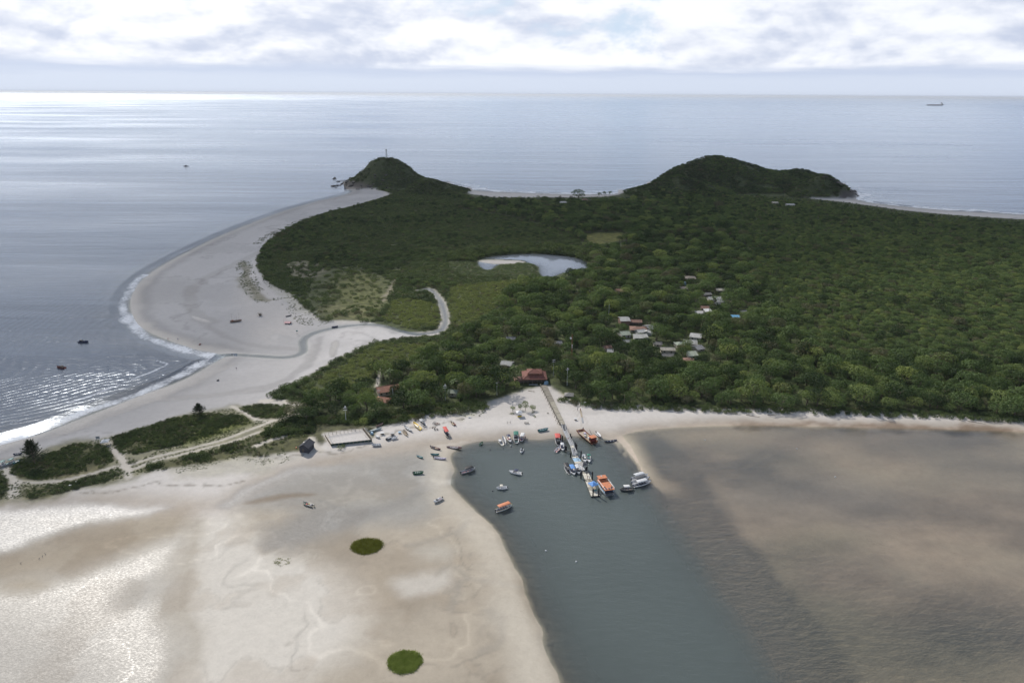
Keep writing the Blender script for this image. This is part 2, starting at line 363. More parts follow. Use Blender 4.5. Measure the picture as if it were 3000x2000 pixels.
# lighter bars and creases left of the channel
paint([(893,1332),(945,1318),(1010,1308),(1042,1312),(1030,1338),(995,1366),(940,1378),(905,1366)], (.43,.40,.37), 4, .9, wv=.1)
paint([(940,1258),(1010,1250),(1050,1265),(1020,1290),(960,1288)], (.39,.365,.33), 6, .7, wv=.1)
paint([(1110,1380),(1165,1365),(1205,1420),(1240,1500),(1262,1568),(1280,1700),(1200,1700),(1180,1520),(1130,1430)], (.37,.335,.29), 7, .8, wv=.3)
for P in ([(1010,1312),(1035,1298),(1060,1308),(1075,1325),(1120,1336),(1190,1340)], [(1030,1360),(1070,1330)], [(1120,1400),(1150,1440),(1145,1480),(1100,1490)],
          [(1050,1340),(1060,1370),(1040,1400)], [(1030,1170),(1080,1195),(1060,1230)], [(1080,1180),(1075,1215),(1000,1240),(930,1252)]):
    paint(P, (.215,.195,.17), 1.8, .55, 1.3, .7, closed=False)
a = (sstep(-16, -5, bay_sd + wx * 2) * sstep(2, -3, bay_sd) * (flat_sd < -3) * (front_sd > 3))[:, None]
col = col * (1 - .6 * a) + np.array((.44,.40,.35))[None] * .6 * a
# bed of the shallows on the right
a = sstep(-3, 10, flat_sd + wx * 3) * (front_sd > -4)
n1 = fbm(gx + 20 * wx, gy * 1.8, 60, 5, 71); n2 = fbm(gx, gy * 2.2, 16, 4, 77)
fb = np.array((.56,.425,.32))[None] * (.78 + .44 * n2[:, None]); k = .6 * sstep(.40, .72, n1)[:, None]
fb = fb * (1 - k) + np.array((.50,.41,.31))[None] * k
col = col * (1 - a[:, None]) + fb * a[:, None]; wet = np.maximum(wet, a * .8)
paint([(1420,1000),(1500,990),(1560,1010),(1540,1060),(1500,1090),(1470,1060),(1430,1025)], (.44,.385,.315), 9, .6, wv=.5)
paint([(1405,1003),(1440,1030),(1480,1075),(1525,1130),(1565,1190),(1600,1250)], (.46,.40,.33), 5, .35, 3.0, .5, closed=False)
paint([(1740,1260),(1800,1240),(1900,1215),(2000,1225),(1960,1260),(1850,1290),(1830,1330),(1880,1380),(1980,1400),(1960,1470),(1820,1430),(1760,1350)], (.50,.415,.295), 16, .7)
paint([(1850,1420),(2000,1400),(2200,1430),(2352,1500),(2400,1650),(1900,1650),(1840,1500)], (.46,.39,.27), 20, .6)
paint([(1700,982),(1850,980),(2000,984),(2150,992),(2352,1005),(2352,985),(2150,976),(1900,974),(1700,974)], (.15,.10,.06), 4, .85, wv=.7, warp=2.2)
paint([(1620,1130),(1750,1090),(1950,1100),(2100,1150),(2000,1190),(1800,1180)], (.36,.31,.275), 18, .55)
paint([(2100,1010),(2352,1030),(2500,1060),(2500,1180),(2250,1120),(2120,1060)], (.45,.375,.295), 16, .6)
# vegetated ground -------------------------------------------------------
VMAIN = [(860,436),(905,447),(860,462),(760,489),(700,507),(650,532),(612,562),(594,592),(594,622),(612,650),(650,668),(690,698),(716,722),(742,740),(790,735),(850,740),
         (885,748),(920,760),(960,764),(1020,757),(1012,772),(930,777),(862,787),(832,802),(782,822),(722,862),(662,892),(622,914),(690,938),(672,960),(650,985),(700,1000),(752,975),
         (850,988),(880,985),(960,962),(1012,950),(1060,944),(1098,935),(1128,922),(1172,908),(1200,900),(1240,892),(1262,888),(1282,905),(1312,922),(1350,935),(1500,936),(1700,941),(1900,946),
         (2100,951),(2352,966),(2800,985),(3400,1010),(3700,620),(3000,540),(2352,507),(2100,489),(1960,468),(1800,452),(1966,446),(1935,430),(1700,410),(1500,425),(1420,452),(1280,456),(1090,455),(1040,424),(850,415)]
paint([(-100,1075),(40,1050),(180,1010),(250,1005),(330,978),(480,948),(600,928),(690,928),(720,1000),(690,1045),(600,1062),(480,1072),(330,1098),(240,1122),(70,1152),(-150,1185)], (.165,.16,.095), 4, .85, wv=0, vg=.6, warp=2)
paint(VMAIN, VEG, 2.0, 1.0, wv=0, vg=1, smooth=1, warp=.8)
paint(RIVER_UP, (.34,.315,.29), 1.2, 1, 3.4, .6, 0, closed=False, warp=.3)
paint([(1095,596),(1210,598),(1200,608),(1100,606)], (.30,.28,.26), 3, 1, wv=.8, vg=0, warp=.2)
DUNES = {
 'a': [(25,1088),(50,1060),(110,1045),(180,1020),(235,1025),(258,1045),(262,1066),(230,1080),(150,1098),(80,1108),(40,1102)],
 'a2': [(38,1137),(100,1116),(180,1107),(270,1082),(290,1090),(240,1112),(150,1132),(70,1147)],
 'a3': [(-150,1060),(0,1078),(20,1098),(20,1135),(0,1148),(-200,1180)],
 'b': [(255,1010),(330,985),(420,957),(500,955),(560,960),(585,972),(520,995),(400,1030),(310,1050),(278,1045)],
 'c': [(548,940),(600,932),(676,937),(640,962),(590,969),(560,955)],
 'e': [(315,1087),(360,1072),(440,1052),(500,1040),(560,1015),(620,992),(672,962),(750,972),(870,985),(850,1018),(745,1012),(735,1030),(690,1036),(640,1050),(480,1066),(380,1087)],
}
for k_, P in DUNES.items(): paint(P, (.075,.078,.038), 1.6, .96, wv=0, vg=1, smooth=1)
paint([(400,1030),(470,985),(560,970),(588,976),(520,1000),(440,1028)], GRASS, 4, .8, vg=1)
paint([(600,965),(640,945),(672,940),(640,960)], GRASS, 3, .7, vg=1)
paint([(380,1090),(480,1072),(560,1064),(640,1060),(700,1052),(690,1066),(600,1082),(500,1094),(400,1106)], (.30,.285,.22), 4, .5, vg=.4, warp=2)
paint([(230,1090),(290,1086),(285,1100),(220,1118)], (.20,.19,.12), 3, .6, vg=.4, warp=2)
paint([(120,1093),(160,1085),(230,1075),(225,1085),(150,1100)], (.20,.18,.11), 4, .7, vg=.6)
# paths of bare sand
for P, w_ in [([(248,1020),(262,1040),(285,1065),(297,1085),(300,1100)], 1.7), ([(285,1078),(340,1060),(400,1045),(500,1020),(580,990),(640,967),(690,955)], 1.0),
              ([(300,1085),(360,1062),(450,1042),(560,1012),(600,996)], 1.0), ([(20,1098),(40,1112),(90,1113),(150,1106),(210,1092),(270,1074),(300,1080)], 1.1),
              ([(-40,1050),(5,1074),(24,1098),(32,1118),(30,1142)], 2.0), ([(0,1136),(25,1124)], 1.0), ([(535,938),(560,950),(585,968),(606,974),(640,967)], 1.3),
              ([(600,925),(640,922),(690,934)], 2.0), ([(590,1030),(615,1018),(650,1008)], 1.6), ([(715,1010),(722,1030),(740,1038)], 1.8), ([(870,852),(870,880),(866,892)], 1.0), ([(1018,950),(1040,962),(1060,970)], 1.6)]:
    paint(P, (.46,.425,.37), .7, .95, w_, 0, 0, closed=False, warp=.35)
paint([(738,1000),(840,988),(855,1012),(758,1028)], (.47,.445,.42), .8, 1, vg=0, wv=0, warp=.1, smooth=0)
paint([(700,1022),(735,1018),(738,1034),(705,1038)], (.45,.42,.38), 1.5, .9, vg=0, warp=.5)
# left heath: bare sand, dry grass, bright fields
paint([(655,610),(700,600),(745,612),(750,630),(710,645),(670,640)], (.20,.185,.14), 9, .7, vg=.35, warp=3)
paint([(760,640),(830,625),(890,650),(890,700),(860,735),(800,730),(770,690)], (.12,.128,.05), 12, .85, vg=.9, warp=2)
paint([(740,700),(800,700),(850,725),(800,735),(750,735)], (.17,.165,.085), 8, .6, vg=.6, warp=3)
paint([(640,640),(690,690),(740,735),(720,740),(660,690),(610,655)], (.36,.345,.30), 4, .8, vg=.1, warp=3)
paint([(878,695),(890,675),(905,655),(912,630)], (.30,.26,.20), 2, .8, 1.6, vg=.2, closed=False)
paint([(1337,542),(1360,538),(1430,538),(1433,553),(1400,561),(1362,566),(1350,560)], (.115,.12,.036), 2, 1, vg=.95, warp=.2, smooth=0)
paint([(960,788),(985,785),(1020,797),(1000,800)], (.14,.155,.055), 3, .9, vg=1)
paint([(985,790),(1020,798)], (.42,.37,.30), .8, .9, .8, closed=False)
paint([(1085,935),(1115,920),(1130,928),(1110,944),(1085,948)], (.22,.22,.11), 3, .8, vg=.8)
paint([(1050,955),(1100,945),(1105,956),(1060,966)], (.34,.33,.24), 3, .6, vg=.3, warp=2)
paint([(1290,910),(1300,902),(1316,908),(1306,918)], (.14,.15,.06), 2, .8, vg=.8)
# rock and sand at the headlands
a = sstep(2.2, 4.5, gz) * (gy > 1100); col = col * (1 - a[:, None]) + np.array(VEG)[None] * a[:, None]; veg = np.maximum(veg, a); wet *= (1 - a)
slope_a = (gy > 1150) & (gz > -1) & (gx < -80) & (gx > -420); slope_b = (gy > 1100) & (gz > -1) & (gx > 420)
rk = fbm(gx, gy, 12, 4, 91)
a = sstep(16, 3, gz + 14 * (rk - .5)) * (((gx < -250) & (gy > 1225) & (gx > -360)) | ((gx > 540) & (gy > 1100) & (gz > 1.6)))
col = col * (1 - a[:, None]) + (np.array((.10,.088,.078))[None] * (.6 + .8 * rk[:, None])) * a[:, None]; veg *= (1 - a)
paint([(888,440),(893,420),(905,405),(900,395)], (.25,.22,.16), 1.6, .0, 1.2, closed=False)
# drift lines and tyre tracks
for P in ([(600,1068),(680,1050),(745,1040),(800,1037),(860,1022)], [(180,1140),(260,1130),(340,1118),(420,1118),(500,1118),(560,1106)], [(480,965),(560,950),(620,930)], [(870,1010),(960,985),(1060,968)]):
    paint(P, (.17,.155,.125), .5, .65, .55, closed=False, warp=1.4)
for P in ([(60,1158),(160,1143),(260,1130),(330,1118)], [(1280,905),(1298,930),(1330,960),(1340,985),(1310,1003)], [(1286,905),(1305,930),(1345,965),(1352,985)]):
    paint(P, (.36,.33,.29), .4, .5, .4, closed=False, warp=.1)
a = (sstep(0, 14, front_sd) * (flat_sd < -3))[:, None]; col = col * (1 - a + a * np.array((1.02, 1.02, .97))[None])
col = np.clip(col, .01, .7)
me, used = grid_mesh('ground', GX, GY, gz.reshape(GX.shape))
cattr(me, 'tint', col); fattr(me, 'wet', wet); fattr(me, 'veg', veg)
ground = bpy.data.objects.new('ground', me); COL.objects.link(ground); tag(ground, kind='structure', label='pale sand, tidal flats and vegetated ground of the island')

mat, N = new_mat('sand_ground')
geo = N.node('ShaderNodeNewGeometry').outputs['Position']
tint = N.attr('tint', 'Color'); wt = N.attr('wet'); vg_ = N.attr('veg')
g1 = N.noise(geo, 0.35, 6, 0.65); g2 = N.noise(geo, 2.2, 5, 0.7)
br = N.math('ADD', 0.70, N.math('ADD', N.math('MULTIPLY', g1, 0.30), N.math('MULTIPLY', g2, 0.30)))
c = N.mix(1.0, tint, br, 'MULTIPLY')
# wrack flecks on the flats and beach
fl = N.noise(N.mapping(geo, rot=(0, 0, .35), scale=(1, 2.2, 1)), 0.9, 4, 0.75)
mask = N.noise(geo, 0.035, 4, 0.6)
fk = N.math('MULTIPLY', N.maprange(fl, 0.60, 0.68), N.maprange(mask, 0.46, 0.60))
fk = N.math('MULTIPLY', fk, N.math('SUBTRACT', 1.0, vg_, clamp=True))
c = N.mix(N.math('MULTIPLY', fk, N.maprange(wt, 0.2, 0.7, 0.30, 0.62)), c, (.11, .105, .10))
# patchy undergrowth
pv = N.noise(geo, 0.22, 6, 0.7)
vc = N.mix(N.maprange(pv, .42, .62), (.62, .62, .62), (1.25, 1.22, 1.1))
c = N.mix(vg_, c, N.mix(1.0, c, vc, 'MULTIPLY'))
rn = N.noise(N.mapping(geo, rot=(0, 0, .5), scale=(1, 2.4, 1)), 1.3, 5, 0.7)
film = N.math('MULTIPLY', wt, N.maprange(N.math('ADD', rn, N.math('MULTIPLY', N.math('SUBTRACT', wt, .5), .3)), 0.17, 0.78))
rough = N.maprange(film, 0, 1, 0.9, 0.36)
h = N.math('ADD', N.math('MULTIPLY', N.noise(N.mapping(geo, rot=(0, 0, .4), scale=(1, 2.6, 1)), 0.9, 5, 0.65), 0.35), N.math('MULTIPLY', N.noise(geo, 0.12, 3, .5), 1.2))
bmp = N.node('ShaderNodeBump'); N.l.new(N.maprange(film, 0, .6, .35, .10), bmp.inputs['Strength']); bmp.inputs['Distance'].default_value = 0.5; N.l.new(h, bmp.inputs['Height'])
p = principled(N, Base_Color=c, Roughness=rough, Normal=bmp.outputs[0]); p.inputs['Specular IOR Level'].default_value = 0.5
N.set(p.inputs['Specular IOR Level'], N.maprange(film, 0, 1, 0.15, 0.62))
N.l.new(p.outputs[0], N.out.inputs[0]); me.materials.append(mat)

# ------------------------------------------------------------------ water
def water_mat(name, body, k, wave, foam=False, rough=0.10):
    mat, N = new_mat(name)
    geo = N.node('ShaderNodeNewGeometry').outputs['Position']
    h = N.math('MULTIPLY', wave(N, geo), N.maprange(N.attr('depth'), 0.08, 0.75, 0.13, 1.0))
    b = N.node('ShaderNodeBump'); b.inputs['Strength'].default_value = 1.0; b.inputs['Distance'].default_value = 1.0; N.l.new(h, b.inputs['Height'])
    fr = N.node('ShaderNodeFresnel'); fr.inputs[0].default_value = 1.33; N.l.new(b.outputs[0], fr.inputs[1])
    gl = N.node('ShaderNodeBsdfGlossy'); gl.inputs[0].default_value = (.84, .91, 1.0, 1); N.l.new(N.maprange(N.noise(N.mapping(geo, scale=(.35, 1, 1)), .0022, 4, .6), .35, .65, rough * .6, rough * 1.6), gl.inputs['Roughness']); N.l.new(b.outputs[0], gl.inputs['Normal'])
    df = N.node('ShaderNodeBsdfDiffuse')
    bn = N.noise(geo, 0.012, 4, .6)
    N.l.new(N.mix(1.0, body, N.mix(bn, (.75,.75,.75), (1.25,1.25,1.25)), 'MULTIPLY'), df.inputs[0])
    tr = N.node('ShaderNodeBsdfTransparent'); tr.inputs[0].default_value = (.93, .95, .93, 1)
    dep = N.attr('depth')
    fac = N.math('SUBTRACT', 1.0, N.math('EXPONENT', N.math('MULTIPLY', dep, -k)), clamp=True)
    m1 = N.node('ShaderNodeMixShader'); N.l.new(fac, m1.inputs[0]); N.l.new(tr.outputs[0], m1.inputs[1]); N.l.new(df.outputs[0], m1.inputs[2])
    m2 = N.node('ShaderNodeMixShader'); N.l.new(N.math('MULTIPLY', fr.outputs[0], N.maprange(dep, 0.0, 0.25, 0.10, 1.0)), m2.inputs[0]); N.l.new(m1.outputs[0], m2.inputs[1]); N.l.new(gl.outputs[0], m2.inputs[2])
    res = m2.outputs[0]
    if foam:
        f_ = N.attr('foam'); fd = N.node('ShaderNodeBsdfDiffuse'); fd.inputs[0].default_value = (.78, .79, .80, 1)
        fn = N.noise(N.mapping(geo, scale=(1, 1.6, 1)), 0.45, 6, .7)
        ff = N.maprange(N.math('ADD', N.math('MULTIPLY', f_, 0.62), N.math('MULTIPLY', fn, .75)), 0.62, 0.88)
        m3 = N.node('ShaderNodeMixShader'); N.l.new(N.math('MULTIPLY', ff, 0.92), m3.inputs[0]); N.l.new(res, m3.inputs[1]); N.l.new(fd.outputs[0], m3.inputs[2]); res = m3.outputs[0]
    N.l.new(res, N.out.inputs[0])
    return mat
def sea_wave(N, geo):
    ph = N.attr('phase')
    amp = N.attr('swell')
    j = N.noise(geo, 0.03, 3, .5)
    s1 = N.math('SINE', N.math('ADD', N.math('MULTIPLY', ph, 2 * math.pi / 8.0), N.math('MULTIPLY', j, 14.0)))
    s1 = N.math('MULTIPLY', N.math('POWER', N.math('ADD', N.math('MULTIPLY', s1, .5), .5), 1.7), N.noise(N.mapping(geo, scale=(.3, 1, 1)), 0.05, 3, .6))
    a = N.math('MULTIPLY', N.noise(N.mapping(geo, rot=(0, 0, -.12), scale=(0.22, 1, 1)), 0.16, 6, .62), 0.42)
    b = N.math('MULTIPLY', N.noise(N.mapping(geo, rot=(0, 0, .1), scale=(0.18, 1, 1)), 0.022, 5, .6), 1.4)
    c = N.math('MULTIPLY', N.noise(N.mapping(geo, scale=(.6, 1, 1)), 0.9, 4, .6), 0.06)
    far = N.math('MULTIPLY', N.noise(N.mapping(geo, scale=(0.12, 1, 1)), 0.0045, 5, .6), 3.0)
    t = N.math('ADD', N.math('ADD', N.math('MULTIPLY', N.math('MULTIPLY', s1, amp), 0.22), a), N.math('ADD', b, N.math('ADD', c, far)))
    return t
def bay_wave(N, geo):
    a = N.math('MULTIPLY', N.noise(N.mapping(geo, rot=(0, 0, .45), scale=(0.4, 1, 1)), 0.42, 5, .6), 0.30)
    b = N.math('MULTIPLY', N.noise(N.mapping(geo, rot=(0, 0, -.3), scale=(0.5, 1, 1)), 1.8, 4, .6), 0.10)
    return N.math('ADD', a, b)
def still_wave(N, geo):
    return N.math('MULTIPLY', N.noise(geo, 0.5, 3, .5), 0.012)

# the open sea out to the horizon
r1 = 200.0 * (1700.0 / 200.0) ** (np.arange(430) / 429); r2 = 1700.0 * (70000.0 / 1700.0) ** (np.arange(1, 60) / 59)
sy = np.concatenate([r1, r2]); SX = np.linspace(-1.25, 1.25, 560)
SYY = np.repeat(sy[:, None], 560, 1); SXX = SX[None] * (SYY + 70)
sx_, sy_ = SXX.ravel(), SYY.ravel()
l_sd = np.full(len(sx_), -500.0); mk = sy_ < 1800; l_sd[mk] = sdf(sx_[mk], sy_[mk], LAND_S)
inner = (RL_S[:, 0].min(), RL_S[:, 1].max())
keep = (l_sd < 6)
d = np.full(len(sx_), 6.0); mk2 = mk & keep; d[mk2] = np.maximum(-height(sx_[mk2], sy_[mk2]), 0)
me, used = grid_mesh('sea', SXX, SYY, np.zeros_like(SXX), keep.reshape(SXX.shape))
ux, uy, ul = sx_[used], sy_[used], l_sd[used]
fattr(me, 'depth', d[used])
shore = -ul
wv = (fbm(ux, uy, 25, 4, 101) - .5)
f1 = sstep(9, 1.5, np.abs(shore - 5 + 12 * wv)) * (.62 + .75 * (fbm(ux, uy, 9, 4, 107) - .4))
f2 = sstep(2.2, .4, np.abs(shore - 27 + 9 * wv)) * sstep(.38, .5, fbm(ux, uy, 30, 3, 103)) * .75 * (uy < 420)
far_b = sstep(70, 15, shore + 40 * wv) * ((ux > -180) & (uy > 800)) * (0.55 + .45 * np.sin(shore / 5.5 + 12 * wv))
fattr(me, 'foam', np.clip(f1 * np.where(uy > 620, .6, 1.0) + f2 + far_b, 0, 1))
dirx, diry = -.10, 1.0
fattr(me, 'phase', (dirx * ux + diry * uy) * sstep(0, 220, shore) + (1 - sstep(0, 220, shore)) * (uy * .55 + shore * .75))
fattr(me, 'swell', sstep(900, 300, uy) * sstep(0, 25, shore))
sea = bpy.data.objects.new('sea', me); COL.objects.link(sea); tag(sea, kind='structure', label='open blue grey sea reaching the horizon')
me.materials.append(water_mat('sea_water', (.034, .056, .094), 1.1, sea_wave, True, 0.20))

def water_patch(name, poly, margin, step, mat, label, bbox=None, zw=0.0):
    x0, y0 = poly.min(0) - margin; x1, y1 = poly.max(0) + margin
    if bbox: x0, x1, y0, y1 = max(x0, bbox[0]), min(x1, bbox[1]), max(y0, bbox[2]), min(y1, bbox[3])
    XX, YY = np.meshgrid(np.arange(x0, x1, step), np.arange(y0, y1, step))
    a, b = XX.ravel(), YY.ravel(); z = height(a, b)
    s = sdf(a, b, poly); keep = (s > -margin) & (z < 0.12)
    me, used = grid_mesh(name, XX, YY, np.full_like(XX, zw), keep.reshape(XX.shape))
    fattr(me, 'depth', np.maximum(-z[used], 0))
    o = bpy.data.objects.new(name, me); COL.objects.link(o); tag(o, kind='structure', label=label); me.materials.append(mat)
    return o
FB = np.vstack([BAY, ])
water_patch('bay_water', FRONT_S, 2, 1.6, water_mat('channel_water', (.082, .098, .092), 1.15, bay_wave, False, 0.10), 'green grey tidal channel and shallows beside the pier', (-70, 470, 75, 345))
water_patch('lagoon_water', LAGOON_S, 5, 1.5, water_mat('lagoon_water', (.15, .17, .205), 1.2, still_wave, False, 0.04), 'still lagoon ringed by mangrove')
rv = np.vstack([RU_S + [0, 0]]); 
river_poly = np.vstack([RU_S + [-9, 0], (RU_S + [9, 0])[::-1]])
rivm = water_mat('river_water', (.25, .26, .285), 1.8, still_wave, False, 0.06)  # pale body colour stands in for bright sky reflected on the creek
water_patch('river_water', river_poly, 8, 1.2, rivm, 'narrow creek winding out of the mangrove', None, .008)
crk = np.vstack([RL_S + [0, -7], (RL_S + [0, 7])[::-1]])
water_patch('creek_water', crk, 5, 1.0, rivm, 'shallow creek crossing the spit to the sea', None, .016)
# ------------------------------------------------------------------ simple materials
MATS = {}
def simple(name, color, rough=0.6, metal=0.0, var=0.25, scale=2.0, spec=0.4, grime=0.0):
    if name in MATS: return MATS[name]
    m, N = new_mat(name)
    tc = N.node('ShaderNodeTexCoord').outputs['Object']
    n = N.noise(tc, scale, 5, .65)
    c = N.mix(1.0, color, N.mix(N.maprange(n, .3, .7), (1 - var,) * 3, (1 + var,) * 3), 'MULTIPLY')
    if grime:
        g = N.noise(tc, scale * .35, 6, .7); c = N.mix(N.math('MULTIPLY', N.maprange(g, .48, .66), grime), c, (.09, .08, .065))
    p = principled(N, Base_Color=c, Roughness=rough, Metallic=metal); p.inputs['Specular IOR Level'].default_value = spec
    N.l.new(p.outputs[0], N.out.inputs[0]); MATS[name] = m; return m
def leaf_mat(name, dark, mid, light):
    m, N = new_mat(name)
    tn = N.node('ShaderNodeAttribute', attribute_name='tone'); tn.attribute_type = 'INSTANCER'
    oi = N.node('ShaderNodeObjectInfo').outputs['Random']
    tc = N.node('ShaderNodeTexCoord').outputs['Object']
    n = N.noise(tc, 2.6, 3, .6); n2 = N.noise(tc, 11.0, 2, .6)
    pos = N.node('ShaderNodeNewGeometry').outputs['Position']
    n3 = N.noise(pos, 0.016, 4, .6)
    t = N.math('ADD', N.math('MULTIPLY', n, .55), N.math('ADD', N.math('MULTIPLY', oi, .42), N.math('MULTIPLY', n2, .30)))
    t = N.math('ADD', N.math('ADD', t, tn.outputs['Fac']), N.math('MULTIPLY', N.math('SUBTRACT', n3, .5), .45))
    c = N.mix(N.maprange(t, .25, .72), dark, mid); c = N.mix(N.maprange(t, .78, 1.35), c, light)
    c = N.mix(N.math('MULTIPLY', N.maprange(oi, .93, .95), .75), c, (.115, .098, .072))
    df = N.node('ShaderNodeBsdfDiffuse'); N.l.new(c, df.inputs[0])
    gl = N.node('ShaderNodeBsdfGlossy'); gl.inputs[0].default_value = (.8,.85,.8,1); gl.inputs['Roughness'].default_value = .5
    tl = N.node('ShaderNodeBsdfTranslucent'); N.l.new(N.mix(1.0, c, (1.3, 1.35, .5), 'MULTIPLY'), tl.inputs[0])
    a = N.node('ShaderNodeMixShader'); a.inputs[0].default_value = .20; N.l.new(df.outputs[0], a.inputs[1]); N.l.new(tl.outputs[0], a.inputs[2])
    b = N.node('ShaderNodeMixShader'); b.inputs[0].default_value = .012; N.l.new(a.outputs[0], b.inputs[1]); N.l.new(gl.outputs[0], b.inputs[2])
    N.l.new(b.outputs[0], N.out.inputs[0]); return m
LEAF = leaf_mat('broad_leaves', (.032, .052, .023), (.104, .152, .057), (.22, .255, .085))
SHRUB = leaf_mat('shrub_leaves', (.038, .054, .026), (.100, .134, .056), (.21, .238, .078))
BARK = simple('bark', (.12, .095, .075), .9, scale=6)
NEEDLE = simple('needles', (.055, .072, .038), .8, scale=1.2, var=.4)

# ------------------------------------------------------------------ crowns
def mesh_np(name, co, faces, mats, smooth=False):
    me = bpy.data.meshes.new(name); me.from_pydata([tuple(v) for v in co], [], [tuple(f) for f in faces]); me.update()
    for m_ in (mats if isinstance(mats, (list, tuple)) else [mats]): me.materials.append(m_)
    if smooth: me.polygons.foreach_set('use_smooth', np.ones(len(me.polygons), bool))
    return me
def leaf_quads(rng, C, Nn, size, jit=.38):
    n = len(C)
    nn = Nn + rng.normal(0, jit, (n, 3)); nn[:, 2] += .15; nn /= np.linalg.norm(nn, axis=1)[:, None] + 1e-9
    t = np.cross(nn, rng.normal(0, 1, (n, 3))); t /= np.linalg.norm(t, axis=1)[:, None] + 1e-9
    b = np.cross(nn, t); s = size * rng.uniform(.7, 1.2, (n, 1))
    v = np.stack([C - t * s, C - b * s * .62, C + t * s, C + b * s * .62], 1).reshape(-1, 3)
    f = np.arange(n * 4).reshape(-1, 4); return v, f
def crown_mesh(name, seed, lobes, per, flat, base, size, mat, spread=.72, lr=(.26, .44)):
    rng = np.random.default_rng(seed); cs = []
    for i in range(lobes):
        a = i * 2.39996 + rng.uniform(-.4, .4); rr = spread * math.sqrt((i + .5) / lobes) * rng.uniform(.85, 1.12)
        h = base + flat * math.sqrt(max(0, 1 - (rr / 1.05) ** 2)) * rng.uniform(.72, 1.08)
        cs.append((rr * math.cos(a), rr * math.sin(a), h, rng.uniform(*lr)))
    for i in range(lobes // 3):            # lower skirt
        a = rng.uniform(0, 6.28); cs.append((.62 * math.cos(a), .62 * math.sin(a), base + rng.uniform(-.05, .15), rng.uniform(.24, .36)))
    V = []; Fc = []; off = 0; cs = np.array(cs)
    for c in cs:
        k = int(per * (c[3] / .35) ** 2)
        d = rng.normal(0, 1, (k, 3)); d[:, 2] = np.abs(d[:, 2]) * 1.0 - .35; d /= np.linalg.norm(d, axis=1)[:, None]
        P = c[:3] + d * c[3] * rng.uniform(.82, 1.08, (k, 1)) * np.array([1, 1, .85])
        dist = np.linalg.norm(P[:, None] - cs[None, :, :3], axis=2) / cs[None, :, 3]
        ok = (dist < .74).sum(1) == 0
        v, f = leaf_quads(rng, P[ok], d[ok], size); V.append(v); Fc.append(f + off); off += len(v)
    return mesh_np(name, np.vstack(V), np.vstack(Fc), mat)
def trunk_mesh(name, seed, h=.95):
    rng = np.random.default_rng(seed); V = []; Fc = []
    def limb(p0, p1, r0, r1, n=6):
        p0, p1 = np.array(p0, float), np.array(p1, float); d = (p1 - p0) / np.linalg.norm(p1 - p0)
        t = np.cross(d, [.3, .9, .1]); t /= np.linalg.norm(t); b = np.cross(d, t); o = len(V)
        for p, r in ((p0, r0), (p1, r1)):
            for i in range(n):
                a = 2 * math.pi * i / n; V.append(p + (t * math.cos(a) + b * math.sin(a)) * r)
        for i in range(n): Fc.append((o + i, o + (i + 1) % n, o + n + (i + 1) % n, o + n + i))
    top = (rng.uniform(-.05, .05), rng.uniform(-.05, .05), h * .55)
    limb((0, 0, -.08), top, .075, .05)
    for i in range(5):
        a = i * 1.256 + rng.uniform(-.3, .3); limb(top, (.42 * math.cos(a), .42 * math.sin(a), h * rng.uniform(.85, 1.1)), .038, .014, 5)
    return mesh_np(name, np.array(V), Fc, BARK)
TREE_CROWN = [crown_mesh('crown', 100 + i, (34, 40, 30, 44, 36, 26)[i], 105, (.62, .55, .72, .5, .66, .8)[i], (.70, .64, .72, .60, .68, .78)[i],   .050, LEAF, .80, (.15, .29)) for i in range(6)]
TREE_TRUNK = [trunk_mesh('trunk', 200 + i) for i in range(3)]
SHRUB_CROWN = [crown_mesh('shrub', 300 + i, (14, 17, 12, 18)[i], 44, (.42, .34, .5, .38)[i], .12, .085, SHRUB, .78, (.18, .34)) for i in range(4)]

def obj(name, me, parent=None, loc=None, rot=None, scale=None):
    o = bpy.data.objects.new(name, me); COL.objects.link(o)
    if parent is not None: o.parent = parent
    if loc is not None: o.location = loc
    if rot is not None: o.rotation_euler = rot
    if scale is not None: o.scale = scale
    return o
def thing(name, label, cat, loc=(0, 0, 0), rz=0.0, group=None, scale=None):
    o = bpy.data.objects.new(name, None); COL.objects.link(o); o.empty_display_size = .5
    o.location = loc; o.rotation_euler = (0, 0, rz)
    if scale: o.scale = scale
    return tag(o, label, cat, group)

